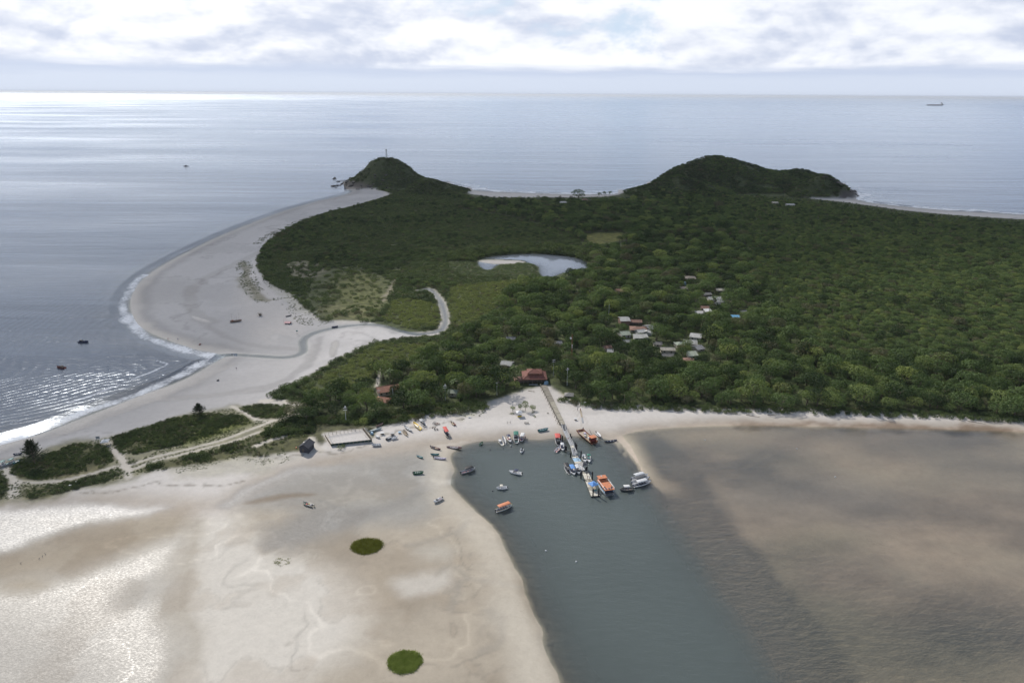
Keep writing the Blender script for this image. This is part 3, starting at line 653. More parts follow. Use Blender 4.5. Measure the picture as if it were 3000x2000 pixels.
# ------------------------------------------------------------------ houses (survey of roofs: F box x0 x1 y0 y1)
# key, box, eave height, turn, roof shape, roof colour, wall colour, label
HOUSES = [
 ('a', (1815,1842,925,940), 5.2, 4, 'gable', 'grey', 'brick', 'two storey village house with pale grey gable roof and brown walls'),
 ('b', (1843,1879,934,944), 3.2, -3, 'gable', 'clay', 'dark', 'long low house with brown tile roof joined beside the two storey house'),
 ('c', (1846,1893,953,967), 2.8, -6, 'hip', 'clay', 'cream', 'orange brown hip roofed house below the two storey house'),
 ('d', (1892,1913,949,964), 3.0, 24, 'gable', 'slate', 'cream', 'house with slate grey gable roof behind the orange brown one'),
 ('e', (1864,1890,962,974), 2.8, 18, 'gable', 'pale', 'white', 'small white house with light cement roof below the slate roof'),
 ('f', (1889,1903,965,978), 2.6, 66, 'gable', 'pale', 'white', 'narrow white shed beside a light cement roof among trees'),
 ('g', (1815,1843,967,981), 3.0, 12, 'gable', 'green', 'white', 'house with greenish grey gable roof left of the village cluster'),
 ('h', (1857,1897,979,990), 3.2, 2, 'shed', 'grey', 'white', 'white walled house with low grey roof and one dark window'),
 ('i', (1827,1847,994,1003), 2.6, 4, 'gable', 'grey', 'white', 'small grey roof half hidden by trees nearest the white walled house'),
 ('j', (2024,2055,973,988), 3.6, -22, 'gable', 'pale', 'white', 'house on stilts with pale corrugated roof turned to the right'),
 ('k', (1978,2022,998,1010), 3.2, 10, 'hip', 'green', 'cream', 'wide house with mossy grey hip roof in the lower village'),
 ('l', (2005,2041,992,1007), 3.4, -12, 'gable', 'grey', 'cream', 'grey roofed house right behind the mossy hip roof'),
 ('m', (2031,2056,1008,1023), 2.8, 26, 'gable', 'slate', 'cream', 'plain grey slanting roof at the right edge of the lower village'),
 ('n', (1936,1976,1015,1026), 3.4, -4, 'gable', 'sand', 'cream', 'long beige roofed house with a dark window in the lower village'),
 ('o', (1939,1972,1034,1044), 2.8, 3, 'gable', 'stain', 'dark', 'low stained cement roof in front of the long beige roof'),
 ('p', (2015,2042,1029,1042), 3.0, 4, 'shed', 'green', 'white', 'pale greenish flat roof between two bushy trees'),
 ('q', (2003,2032,1045,1057), 2.6, -10, 'hip', 'clay', 'dark', 'brown tile roof lowest in the village by the forest'),
 ('r', (2098,2122,844,851), 3.2, 0, 'gable', 'sand', 'dark', 'farthest beige roofed house on the right of the village'),
 ('s', (2074,2112,867,877), 3.0, 3, 'gable', 'grey', 'white', 'long grey roof below the farthest beige roof'),
 ('t', (2094,2108,885,891), 2.6, 8, 'gable', 'slate', 'dark', 'small slate roof under the long grey roof'),
 ('u', (2054,2076,895,903), 2.8, -4, 'gable', 'clay', 'dark', 'brown roofed cottage above the white awnings'),
 ('v', (2064,2083,905,912), 2.4, 10, 'shed', 'white', 'white', 'bright white awning roof in the upper village'),
 ('w', (2037,2060,911,918), 2.6, -2, 'shed', 'pale', 'white', 'pale flat roof left of the bright white awning'),
 ('x', (2143,2166,924,930), 2.4, -6, 'shed', 'blue', 'dark', 'shed under a bright blue tarpaulin at the village edge'),
 ('y', (2007,2037,805,818), 3.2, -8, 'hip', 'wood', 'dark', 'weathered hip roofed house highest up in the village'),
 ('z', (1804,1824,843,854), 3.0, 6, 'gable', 'clay', 'cream', 'lone brown roof in the trees left of the upper village'),
 ('aa', (1485,1509,986,994), 2.8, -6, 'gable', 'slate', 'dark', 'slate roof under big trees behind the ferry landing'),
 ('bb', (1470,1502,1054,1070), 3.2, -18, 'gable', 'grey', 'cream', 'grey roofed house in the trees left behind the tiled pavilion'),
 ('cc', (1314,1342,1139,1151), 3.2, -12, 'gable', 'green', 'cream', 'house with pale green roof among trees by the left beach'),
 ('dd', (1655,1679,1148,1159), 2.4, -8, 'hip', 'thatch', 'wood', 'low beach hut with grey roof right of the pier'),
 ('ee', (1706,1721,580,587), 3.2, 0, 'hip', 'clay', 'cream', 'pinkish house below the lone tree on the far beach'),
 ('ff', (1640,1658,588,595), 3.0, 5, 'gable', 'pale', 'white', 'pale roof among trees near the far beach'),
 ('gg', (2262,2278,590,595), 3.0, 0, 'gable', 'sand', 'cream', 'beige roof near the beach below the right headland'),
 ('hh', (2303,2326,596,601), 3.0, 0, 'gable', 'pale', 'white', 'whitish long roof beside the beach right of the headland foot'),
 ('ii', (2060,2082,856,863), 2.8, 8, 'gable', 'stain', 'dark', 'dark stained roof left above the long grey roof'),
 ('jj', (1990,2012,838,846), 2.6, -4, 'gable', 'wood', 'dark', 'weathered low roof below the highest house of the village'),
 ('kk', (2100,2118,878,884), 2.6, -6, 'gable', 'grey', 'white', 'small grey roof at the right end below the long grey roof'),
 ('ll', (2168,2186,908,916), 2.6, 10, 'gable', 'slate', 'dark', 'slate roof above the blue tarpaulin shed'),
 ('mm', (1768,1790,1010,1020), 2.8, 14, 'gable', 'clay', 'cream', 'brown roof glimpsed between trees left of the lower village'),
 ('nn', (1780,1796,1022,1030), 2.6, -10, 'gable', 'pale', 'white', 'tiny pale roof beneath the glimpsed brown roof'),
 ('oo', (1915,1938,1000,1009), 2.8, -6, 'gable', 'stain', 'cream', 'stained roof between the white walled house and the lower village'),
 ('pp', (1625,1645,998,1006), 2.6, 6, 'gable', 'slate', 'cream', 'slate roof in the forest left of the radio mast'),
]
def cam_depth(x, y, z): return float(np.dot(np.array([x, y, z - CAM_H]), _f))
HGEO = {}
for key, (x0, x1, y0, y1), eave, turn, shape, rc, wc, lab in HOUSES:
    rise = 1.3
    c = F((x0 + x1) / 2, (y0 + y1) / 2, eave + .6)
    dp = cam_depth(*c); dep = math.atan2(CAM_H - c.z, math.hypot(c.x, c.y))
    w = (x1 - x0) * dp / 2000 * .98; dd = max(4.0, min(10.0, ((y1 - y0) * dp / 2000 - rise * .6) / math.sin(dep)))
    HGEO[key] = (c.x, c.y, w, dd, eave, rise)
EXTRA_OPEN = [  # other buildings and clearings, F centre, radius m, height kept clear
 (1564,1120,10,3.0),(1136,1141,7.5,2.4),(1120,1172,5,2.0),(900,1310,9,2.0),(1020,1285,17,.0),(1600,1142,5,0.0),(1628,1146,4,0.0)]

# ------------------------------------------------------------------ where plants grow
ZONES = {
 'forest': [(1240,890),(1200,898),(1130,917),(1095,934),(1010,944),(960,948),(880,962),(850,975),(750,968),(700,978),(640,984),(610,984),(690,940),(760,918),(820,902),(850,884),(875,850),(930,846),
            (960,826),(1010,802),(1060,782),(1100,758),(1120,738),(1140,712),(1170,690),(1190,668),(1230,645),(1300,632),(1362,616),(1372,592),(1340,570),(1320,545),(1200,505),(1060,482),(1080,457),(1300,457),
            (1450,451),(1500,452),(1640,466),(1700,520),(1720,600),(1760,680),(1800,720),(1850,790),(1900,822),(2050,835),(2352,842),(2900,850),(3000,990),(2352,962),(2100,949),(1900,944),(1700,939),(1500,934),(1350,932),(1314,918),(1284,900),(1262,884)],
 'mid': [(1500,454),(1800,453),(1960,469),(2100,490),(2352,508),(3000,546),(3300,700),(2900,850),(2352,842),(2050,835),(1900,822),(1850,790),(1760,680),(1700,520),(1640,466)],
 'heath': [(870,437),(1060,447),(1080,455),(1060,482),(1200,505),(1320,545),(1340,570),(1372,592),(1362,616),(1300,632),(1230,645),(1190,668),(1170,690),(1140,712),(1120,738),(1100,758),(1060,782),(1010,802),(960,826),(930,846),
           (875,850),(850,884),(820,902),(760,918),(690,936),(622,914),(662,892),(722,862),(782,822),(832,802),(862,787),(930,777),(1012,772),(1020,757),(960,764),(920,760),(885,748),(850,740),(790,735),(742,740),(716,722),
           (690,698),(650,668),(612,650),(594,622),(594,592),(612,562),(650,532),(700,507),(760,489),(860,462),(905,447)],
}
ZP = {k: DP(v) for k, v in ZONES.items()}
BRIGHT = DP([(1035,662),(1110,655),(1240,640),(1200,665),(1150,700),(1120,735),(1080,752),(1040,752),(1030,710)])
BRIGHT2 = DP([(880,735),(905,690),(960,690),(1005,700),(1012,750),(950,758),(905,750)])
BRIGHT3 = DP([(690,905),(740,868),(800,832),(870,795),(960,792),(1005,798),(940,842),(872,852),(840,888),(770,908)])
DRY = DP([(735,620),(830,612),(900,650),(890,700),(860,738),(740,738),(700,690)])
BARE1 = DP([(655,610),(700,600),(745,612),(750,630),(710,645),(670,640)])
FIELD = DP([(1334,540),(1360,536),(1432,536),(1436,554),(1400,563),(1360,569),(1348,562)])
OPENP = [DP([(1180,893),(1240,880),(1270,885),(1290,905),(1260,905),(1200,912)])]
PATHS = [DP(p_) for p_ in ([(870,850),(870,880),(866,895)], [(885,690),(900,660),(912,630)], [(985,790),(1020,798)], [(262,1040),(285,1065),(297,1085)], [(285,1078),(400,1045),(500,1020),(640,967),(690,955)],
         [(300,1085),(450,1042),(600,996)], [(20,1098),(90,1113),(150,1106),(270,1074)], [(535,938),(585,968),(640,967)], [(600,925),(690,934)], [(590,1030),(650,1008)], [(715,1000),(722,1030)])]
def jitter_grid(poly, step, rng, jit=1.25):
    x0, y0 = poly.min(0); x1, y1 = poly.max(0)
    X, Y = np.meshgrid(np.arange(x0, x1, step), np.arange(y0, y1, step * .92)); X[1::2] += step / 2
    X = X.ravel() + rng.uniform(-.5, .5, X.size) * step * jit; Y = Y.ravel() + rng.uniform(-.5, .5, Y.size) * step * jit
    vis = np.abs(X) < (Y + 110) * .92
    X, Y = X[vis], Y[vis]; k = sdf(X, Y, poly) > 0; return X[k], Y[k]
def free(X, Y, path=1.6):
    k = (sdf(X, Y, LAGOON_S) < -1.2) & (seg_dist(X, Y, RU_S, False)[0] > 4.2) & (seg_dist(X, Y, RL_S, False)[0] > 7) & (sdf(X, Y, FIELD) < 0)
    for P in PATHS: k &= seg_dist(X, Y, P, False)[0] > path
    for P in OPENP: k &= sdf(X, Y, P) < 0
    return k
BLOCK = []      # x, y, half-width, keep-clear height
for (cx, cy, w, dd, eave, rise) in HGEO.values(): BLOCK.append((cx, cy, w * .68, dd * .55, eave * .45))
for fx, fy, rad, hh in EXTRA_OPEN:
    c = F(fx, fy, 0); BLOCK.append((c.x, c.y, rad, rad * .7, hh))
def fit_heights(X, Y, Rr, hmul):
    """trees standing in front of a roof stay low enough for it to show; none on a house."""
    top = Rr * hmul; keep = np.ones(len(X), bool)
    for cx, cy, hw, hd, hk in BLOCK:
        ang = CAM_H / math.hypot(cx, cy)
        lx = X - cx * Y / cy; ly = cy - Y
        keep &= ~((np.abs(X - cx) < hw + Rr * .55) & (np.abs(Y - cy) < hd + Rr * .5))
        m_ = (np.abs(lx) < hw + Rr * .3) & (ly > 0) & (ly < 45)
        lim = hk + np.clip(ly - hd, 0, 60) * ang
        sc = np.where(m_, np.minimum(1, lim / np.maximum(top, .1)), 1.0)
        Rr = Rr * sc; top = top * sc; keep &= ~(m_ & (Rr < .7))
    return Rr, keep
VM_S = DP(VMAIN)
for dx_, dy_, hw_ in ((1370,562,14),(1410,560,14),(1120,622,10),(1150,612,14),(1200,608,14),(1245,638,12),(1270,638,14),(1320,622,14)):
    q_ = D(dx_, dy_, 0); BLOCK.append((q_.x, q_.y, hw_, .5, .6))
rng = np.random.default_rng(5)
forest = []; scrub = []
def put(lst, X, Y, Rr, tone, hs=1.0):
    lst.append(np.stack([X, Y, Rr, np.broadcast_to(tone, X.shape).astype(float), np.broadcast_to(hs, X.shape).astype(float)], 1))
X, Y = jitter_grid(ZP['forest'], 6.4, rng); k = free(X, Y); X, Y = X[k], Y[k]
Rr = 3.0 + 3.7 * rng.random(len(X)) ** 1.7 + 1.4 * (fbm(X, Y, 60, 3, 7) - .3); Rr *= np.where(Y > 900, .8, 1.0)
bigf = rng.random(len(X)); Rr = np.where(bigf < .09, Rr * 1.35, np.where(bigf > .75, Rr * .68, Rr)); Rr *= 1 - .78 * sstep(1060, 1140, Y) * (X < 215); Rr = np.minimum(Rr, 7.2)
Rr, k = fit_heights(X, Y, Rr, 1.6); put(forest, X[k], Y[k], Rr[k], rng.normal(-.02, .26, k.sum()), rng.uniform(.82, 1.22, k.sum()))
X, Y = jitter_grid(ZP['mid'], 4.3, rng); k = free(X, Y); X, Y = X[k], Y[k]
Rr = 1.9 + 1.2 * rng.random(len(X)); bigt = rng.random(len(X)) < .07; Rr = np.where(bigt, Rr * 1.7, Rr); Rr *= np.where(Y > 800, .85, 1) * (.35 + .65 * sstep(0, 90, sdf(X, Y, VM_S)))
Rr, k = fit_heights(X, Y, Rr, 1.6); put(forest, X[k], Y[k], Rr[k], np.where(bigt, -.12, .20)[k] + rng.normal(0, .18, k.sum()), rng.uniform(.75, 1.1, k.sum()))
# thickets of the heath
X, Y = jitter_grid(ZP['heath'], 2.9, rng); k = free(X, Y, 1.2); X, Y = X[k], Y[k]
dry = sdf(X, Y, DRY); bare = sdf(X, Y, BARE1); bri = np.maximum(np.maximum(sdf(X, Y, BRIGHT), sdf(X, Y, BRIGHT2)), sdf(X, Y, BRIGHT3)); lagd = -sdf(X, Y, LAGOON_S)
nz = fbm(X, Y, 22, 4, 13)
p_ = np.where(dry > 0, .16, 1.0) * np.where(bare > 0, .25, 1.0); k = (rng.random(len(X)) < p_ * sstep(.22, .34, nz + .08)); X, Y, bri, lagd, nz, dry = X[k], Y[k], bri[k], lagd[k], nz[k], dry[k]
Rr = 1.5 + 1.1 * rng.random(len(X)) + 1.6 * sstep(.5, .7, nz) * (bri < 0); LY = LAGOON[:, 1].mean(); near = Y < LY + 8; hs = np.where(lagd < 30, np.where(near, .38, 1.6), .85)
Rr = np.where(lagd < 26, Rr * np.where(near, 1.0, 1.35), Rr)
hk_ = (LAGOON[:, 1].mean() - Y > 0) & (lagd < 45); Rr = np.where(hk_, np.clip(Rr, 1.8, 2.2), Rr)
put(scrub, X, Y, Rr, np.where(bri > 0, .62, .05) * sstep(-12, 6, np.where(bri > 0, bri, 6)) + .12 * (dry > 0) + rng.normal(0, .10, len(X)), hs)
X, Y = jitter_grid(ZP['heath'], 7.5, rng); k = free(X, Y, 3) & (np.maximum(np.maximum(sdf(X, Y, BRIGHT), sdf(X, Y, BRIGHT2)), sdf(X, Y, BRIGHT3)) < -3) & (fbm(X, Y, 45, 4, 17) > .50) & (sdf(X, Y, DRY) < -4) & (sdf(X, Y, LAGOON_S) < -14); X, Y = X[k], Y[k]
Rr = 2.0 + 2.2 * rng.random(len(X)); Rr = np.where((LAGOON[:, 1].mean() - Y > 0) & (sdf(X, Y, LAGOON_S) > -60), .9, Rr); Rr, k = fit_heights(X, Y, Rr, 1.4); put(forest, X[k], Y[k], Rr[k] * .8, rng.normal(-.1, .2, k.sum()), .85)
# headlands
hx, hy = jitter_grid(np.array([(-380, 1155), (50, 1155), (50, 1345), (-380, 1345)]), 3.4, rng); hx2, hy2 = jitter_grid(np.array([(150, 1110), (660, 1110), (660, 1375), (150, 1375)]), 3.8, rng)
for X, Y, rr in ((hx, hy, 2.0), (hx2, hy2, 2.5)):
    z = height(X, Y); rk_ = fbm(X, Y, 12, 4, 91)
    k = (z > 2.4) & (rng.random(len(X)) < sstep(.30, .42, fbm(X, Y, 16, 4, 35))) & ~((z + 14 * (rk_ - .5) < 9) & ((X < -250) | (X > 540))); X, Y, z = X[k], Y[k], z[k]
    path = np.abs((X + 205) + 14 * np.sin(z / 9)) < 0.0
    put(forest if rr > 2.2 else scrub, X[~path], Y[~path], rr * (.7 + .7 * rng.random(len(X)))[~path], rng.normal(-.10, .09, (~path).sum()) + 1.1 * (fbm(X, Y, 30, 3, 33)[~path] - .5), .75 if rr > 2.2 else 1.1)
# dune thickets
for kz, P in DUNES.items():
    Q = DP(P); X, Y = jitter_grid(Q, 1.25 if kz != 'e' else 2.0, rng); k = free(X, Y, 1.4); X, Y = X[k], Y[k]
    nz = fbm(X, Y, 9, 3, 19); k = rng.random(len(X)) < sstep(.36, .52, nz + (.12 if kz in 'ab' else .05)); X, Y, nz = X[k], Y[k], nz[k]
    Rr = .5 + .6 * rng.random(len(X)) + (1.1 * sstep(.5, .65, nz) if kz == 'e' else .35 * sstep(.5, .65, nz))
    Rr, k = fit_heights(X, Y, Rr, .9); put(scrub, X[k], Y[k], Rr[k], np.where(nz > .55, -.08, .05)[k] + rng.normal(0, .12, k.sum()), 1.25 if kz in 'abe' else .9)
def strip(P, w, step, rmin, rmax, tone, lst, hs=1.0, seed=3, clump=0):
    Q = smooth_poly(DP(P), 2, False); rg = np.random.default_rng(seed)
    X, Y = jitter_grid(np.array([(Q[:, 0].min() - w, Q[:, 1].min() - w), (Q[:, 0].max() + w, Q[:, 1].min() - w), (Q[:, 0].max() + w, Q[:, 1].max() + w), (Q[:, 0].min() - w, Q[:, 1].max() + w)]), step, rg)
    k = (seg_dist(X, Y, Q, False)[0] < w) & free(X, Y, 1.2) & ((fbm(X, Y, 6, 3, 29) > clump) if clump else True); X, Y = X[k], Y[k]
    Rr = rmin + (rmax - rmin) * rg.random(len(X)); Rr, k = fit_heights(X, Y, Rr, 1.2); put(lst, X[k], Y[k], Rr[k], tone + rg.normal(0, .1, k.sum()), hs)
BELT = DP([(0,1070),(110,1035),(250,1008),(330,980),(480,950),(600,932),(690,932),(720,1000),(690,1042),(600,1058),(480,1068),(330,1092),(240,1112),(70,1145),(0,1150)])
X, Y = jitter_grid(BELT, 1.1, rng); k = free(X, Y, 1.5) & (fbm(X, Y, 8, 4, 39) > .46); X, Y = X[k], Y[k]; Rr = .25 + .35 * rng.random(len(X)); Rr, k = fit_heights(X, Y, Rr, .8); put(scrub, X[k], Y[k], Rr[k], .16 + rng.normal(0, .12, k.sum()), .8)
strip([(640,995),(700,985),(760,975),(840,972),(900,965),(960,955),(1030,948),(1090,938)], 7, 2.6, 1.4, 2.6, .05, scrub, 1.4)
strip([(1300,925),(1360,938),(1450,938),(1600,942),(1800,946),(2000,951),(2200,958),(2500,975)], 4, 2.4, 1.2, 2.2, .05, scrub, 1.3)
strip([(420,1084),(520,1070),(600,1066),(690,1054)], 3, 1.0, .2, .45, .12, scrub, .5, clump=.5)
strip([(560,605),(566,640),(590,680),(612,694)], 8, 1.6, .3, .9, .1, scrub, .5, clump=.5)
strip([(640,640),(680,680),(730,735)], 16, 1.7, .3, .8, .08, scrub, .5, clump=.55)
strip([(600,560),(640,535),(700,508),(760,490)], 10, 1.7, .4, 1.0, .0, scrub, .6, clump=.48)
strip([(1050,962),(1100,952)], 4, 2.2, .4, .7, .15, scrub, .6)
strip([(740,1034),(800,1032),(850,1022),(870,1008)], 3.5, 2.0, .6, 1.3, .05, scrub, .9)
forest = np.vstack(forest); scrub = np.vstack(scrub)
FZ = height(forest[:, 0], forest[:, 1]); SZ = height(scrub[:, 0], scrub[:, 1])
k = FZ > .15; forest, FZ = forest[k], FZ[k]; k = SZ > .12; scrub, SZ = scrub[k], SZ[k]

# the 300 trees that show largest stand alone
fd = (forest[:, 0] ** 2 + forest[:, 1] ** 2) ** .5; show = forest[:, 2] / fd
inview = np.abs(forest[:, 0]) < (forest[:, 1] * math.cos(PITCH) + CAM_H * math.sin(PITCH)) * .75
order = np.argsort(-np.where(inview, show, 0))[:300]
single = np.zeros(len(forest), bool); single[order] = True
seeds = []
def forest_label(x, y, r, tone):
    if x < -70: place, grp = 'in the grove behind the fenced court', 'trees behind the beached boats'
    elif x < -15: place, grp = 'around the orange roofs left of the pier', 'trees left of the pier sand'
    elif x < 16: place, grp = 'crowding the tiled pavilion at the pier head', 'trees around the pier head'
    elif x < 55: place, grp = 'at the forest corner just right of the pier', 'trees right of the pier head'
    elif y > 430: place, grp = 'of the inner forest around the village roofs', 'inner forest trees'
    elif x < 125: place, grp = 'above the near part of the right beach', 'front trees, near beach part'
    elif x < 200: place, grp = 'above the middle of the right beach', 'front trees, middle beach part'
    else: place, grp = 'above the far right end of the beach', 'front trees, far beach end'
    hue = 'yellow green' if tone > .22 else ('very dark green' if tone < -.22 else 'mid green')
    size = 'broad domed' if r > 6.4 else ('rounded' if r > 5 else 'small crowned')
    return '%s %s tree %s' % (size, hue, place), grp
for j, i in enumerate(order):
    x, y, r, tone, hs = forest[i]; lab, grp = forest_label(x, y, r, tone)
    t = thing('broadleaf_tree', lab, 'tree', (x, y, FZ[i]), rng.uniform(0, 6.28), grp, (r, r, r * hs))
    c = obj('crown', TREE_CROWN[j % 6], t); c['tone'] = float(tone); obj('trunk', TREE_TRUNK[j % 3], t)
    if j < 6: seeds.append(c)
def scatter(name, pts, z, meshes, label, trunk=None):
    me = bpy.data.meshes.new(name + '_points'); co = np.stack([pts[:, 0], pts[:, 1], z], 1).astype(np.float32)
    me.vertices.add(len(co)); me.vertices.foreach_set('co', co.ravel())
    fattr(me, 'tone', pts[:, 3]); rg = np.random.default_rng(77)
    a = me.attributes.new('size', 'FLOAT_VECTOR', 'POINT'); a.data.foreach_set('vector', np.stack([pts[:, 2] * rg.uniform(.9, 1.15, len(pts)), pts[:, 2] * rg.uniform(.9, 1.15, len(pts)), pts[:, 2] * pts[:, 4]], 1).astype(np.float32).ravel())
    a = me.attributes.new('turn', 'FLOAT_VECTOR', 'POINT'); tv = np.zeros((len(pts), 3), np.float32); tv[:, 2] = rg.uniform(0, 6.28, len(pts)); a.data.foreach_set('vector', tv.ravel())
    a = me.attributes.new('kindex', 'INT', 'POINT'); a.data.foreach_set('value', rg.integers(0, len(meshes), len(pts)).astype(np.int32))
    o = obj(name, me); tag(o, label, None, None, 'stuff')
    coll = bpy.data.collections.new(name + '_kinds')           # plant kinds drawn from by this wood only
    for i, mm in enumerate(meshes):
        q = bpy.data.objects.new('%s_kind_%d' % (name, i), mm); coll.objects.link(q)
    g = bpy.data.node_groups.new(name + '_scatter', 'GeometryNodeTree')
    g.interface.new_socket('Geometry', in_out='INPUT', socket_type='NodeSocketGeometry'); g.interface.new_socket('Geometry', in_out='OUTPUT', socket_type='NodeSocketGeometry')
    gi = g.nodes.new('NodeGroupInput'); go = g.nodes.new('NodeGroupOutput'); L = g.links
    ci = g.nodes.new('GeometryNodeCollectionInfo'); ci.inputs['Collection'].default_value = coll; ci.inputs['Separate Children'].default_value = True; ci.inputs['Reset Children'].default_value = True
    def na(n, t):
        q = g.nodes.new('GeometryNodeInputNamedAttribute'); q.data_type = t; q.inputs[0].default_value = n; return q.outputs[0]
    ip = g.nodes.new('GeometryNodeInstanceOnPoints'); ip.inputs['Pick Instance'].default_value = True
    L.new(gi.outputs[0], ip.inputs['Points']); L.new(ci.outputs[0], ip.inputs['Instance']); L.new(na('kindex', 'INT'), ip.inputs['Instance Index'])
    L.new(na('turn', 'FLOAT_VECTOR'), ip.inputs['Rotation']); L.new(na('size', 'FLOAT_VECTOR'), ip.inputs['Scale'])
    L.new(ip.outputs[0], go.inputs[0])
    md = o.modifiers.new('scatter', 'NODES'); md.node_group = g
    return o
def with_trunk(crown, trunk, name):
    bm = bmesh.new(); bm.from_mesh(crown); n0 = len(bm.faces); bm.from_mesh(trunk); bm.faces.ensure_lookup_table()
    me = bpy.data.meshes.new(name)
    for f in bm.faces[n0:]: f.material_index = 1
    bm.to_mesh(me); bm.free(); me.materials.append(LEAF); me.materials.append(BARK); return me
scatter('forest', forest[~single], FZ[~single], [with_trunk(TREE_CROWN[i], TREE_TRUNK[i % 3], 'forest_tree') for i in range(6)], 'dense green forest canopy covering the island up to the headlands')
scatter('scrub', scrub, SZ, SHRUB_CROWN, 'low green heath, mangrove and dune thickets')
print('PLANTS', len(forest), len(scrub))
# ------------------------------------------------------------------ mesh builder
class MB:
    def __init__(s): s.v = []; s.f = []
    def box(s, c, d, rz=0.0, taper=1.0):
        o = len(s.v); ca, sa = math.cos(rz), math.sin(rz)
        for k in (-1, 1):
            t = taper if k > 0 else 1.0
            for a, b in ((-1, -1), (1, -1), (1, 1), (-1, 1)):
                x, y = a * d[0] / 2 * t, b * d[1] / 2 * t
                s.v.append((c[0] + x * ca - y * sa, c[1] + x * sa + y * ca, c[2] + k * d[2] / 2))
        s.f += [(o+3,o+2,o+1,o), (o+4,o+5,o+6,o+7), (o,o+1,o+5,o+4), (o+1,o+2,o+6,o+5), (o+2,o+3,o+7,o+6), (o+3,o,o+4,o+7)]; return s
    def tube(s, p0, p1, r0, r1=None, n=6, cap=True):
        r1 = r0 if r1 is None else r1; p0, p1 = Vector(p0), Vector(p1); d = (p1 - p0).normalized()
        t = d.cross(Vector((.31, .2, .93)) if abs(d.z) < .9 else Vector((1, 0, 0))).normalized(); b = d.cross(t); o = len(s.v)
        for p, r in ((p0, r0), (p1, r1)):
            for i in range(n):
                a = 2 * math.pi * i / n; q = p + (t * math.cos(a) + b * math.sin(a)) * r; s.v.append(tuple(q))
        for i in range(n): s.f.append((o + i, o + (i + 1) % n, o + n + (i + 1) % n, o + n + i))
        if cap: s.f.append(tuple(range(o + n - 1, o - 1, -1))); s.f.append(tuple(range(o + n, o + 2 * n)))
        return s
    def poly(s, pts, th=0.0):
        o = len(s.v); n = len(pts)
        if th == 0: s.v += [tuple(p) for p in pts]; s.f.append(tuple(range(o, o + n))); return s
        s.v += [tuple(p) for p in pts] + [(p[0], p[1], p[2] - th) for p in pts]
        s.f.append(tuple(range(o, o + n))); s.f.append(tuple(range(o + 2 * n - 1, o + n - 1, -1)))
        for i in range(n): s.f.append((o + i, o + n + i, o + n + (i + 1) % n, o + (i + 1) % n))
        return s
    def ball(s, c, r, n=8, m=5, sz=1.0):
        o = len(s.v); s.v.append((c[0], c[1], c[2] - r * sz))
        for j in range(1, m):
            a = -math.pi / 2 + math.pi * j / m
            for i in range(n): b = 2 * math.pi * i / n; s.v.append((c[0] + r * math.cos(a) * math.cos(b), c[1] + r * math.cos(a) * math.sin(b), c[2] + r * sz * math.sin(a)))
        s.v.append((c[0], c[1], c[2] + r * sz)); e = len(s.v) - 1
        for i in range(n):
            s.f.append((o, o + 1 + (i + 1) % n, o + 1 + i)); s.f.append((e, e - n + i, e - n + (i + 1) % n))
            for j in range(m - 2): q = o + 1 + j * n; s.f.append((q + i, q + (i + 1) % n, q + n + (i + 1) % n, q + n + i))
        return s
    def obj(s, name, mat, parent=None, smooth=False, loc=None, rot=None):
        me = bpy.data.meshes.new(name); me.from_pydata(s.v, [], s.f); me.update(); me.materials.append(mat)
        if smooth: me.polygons.foreach_set('use_smooth', np.ones(len(me.polygons), bool))
        return obj(name, me, parent, loc, rot)
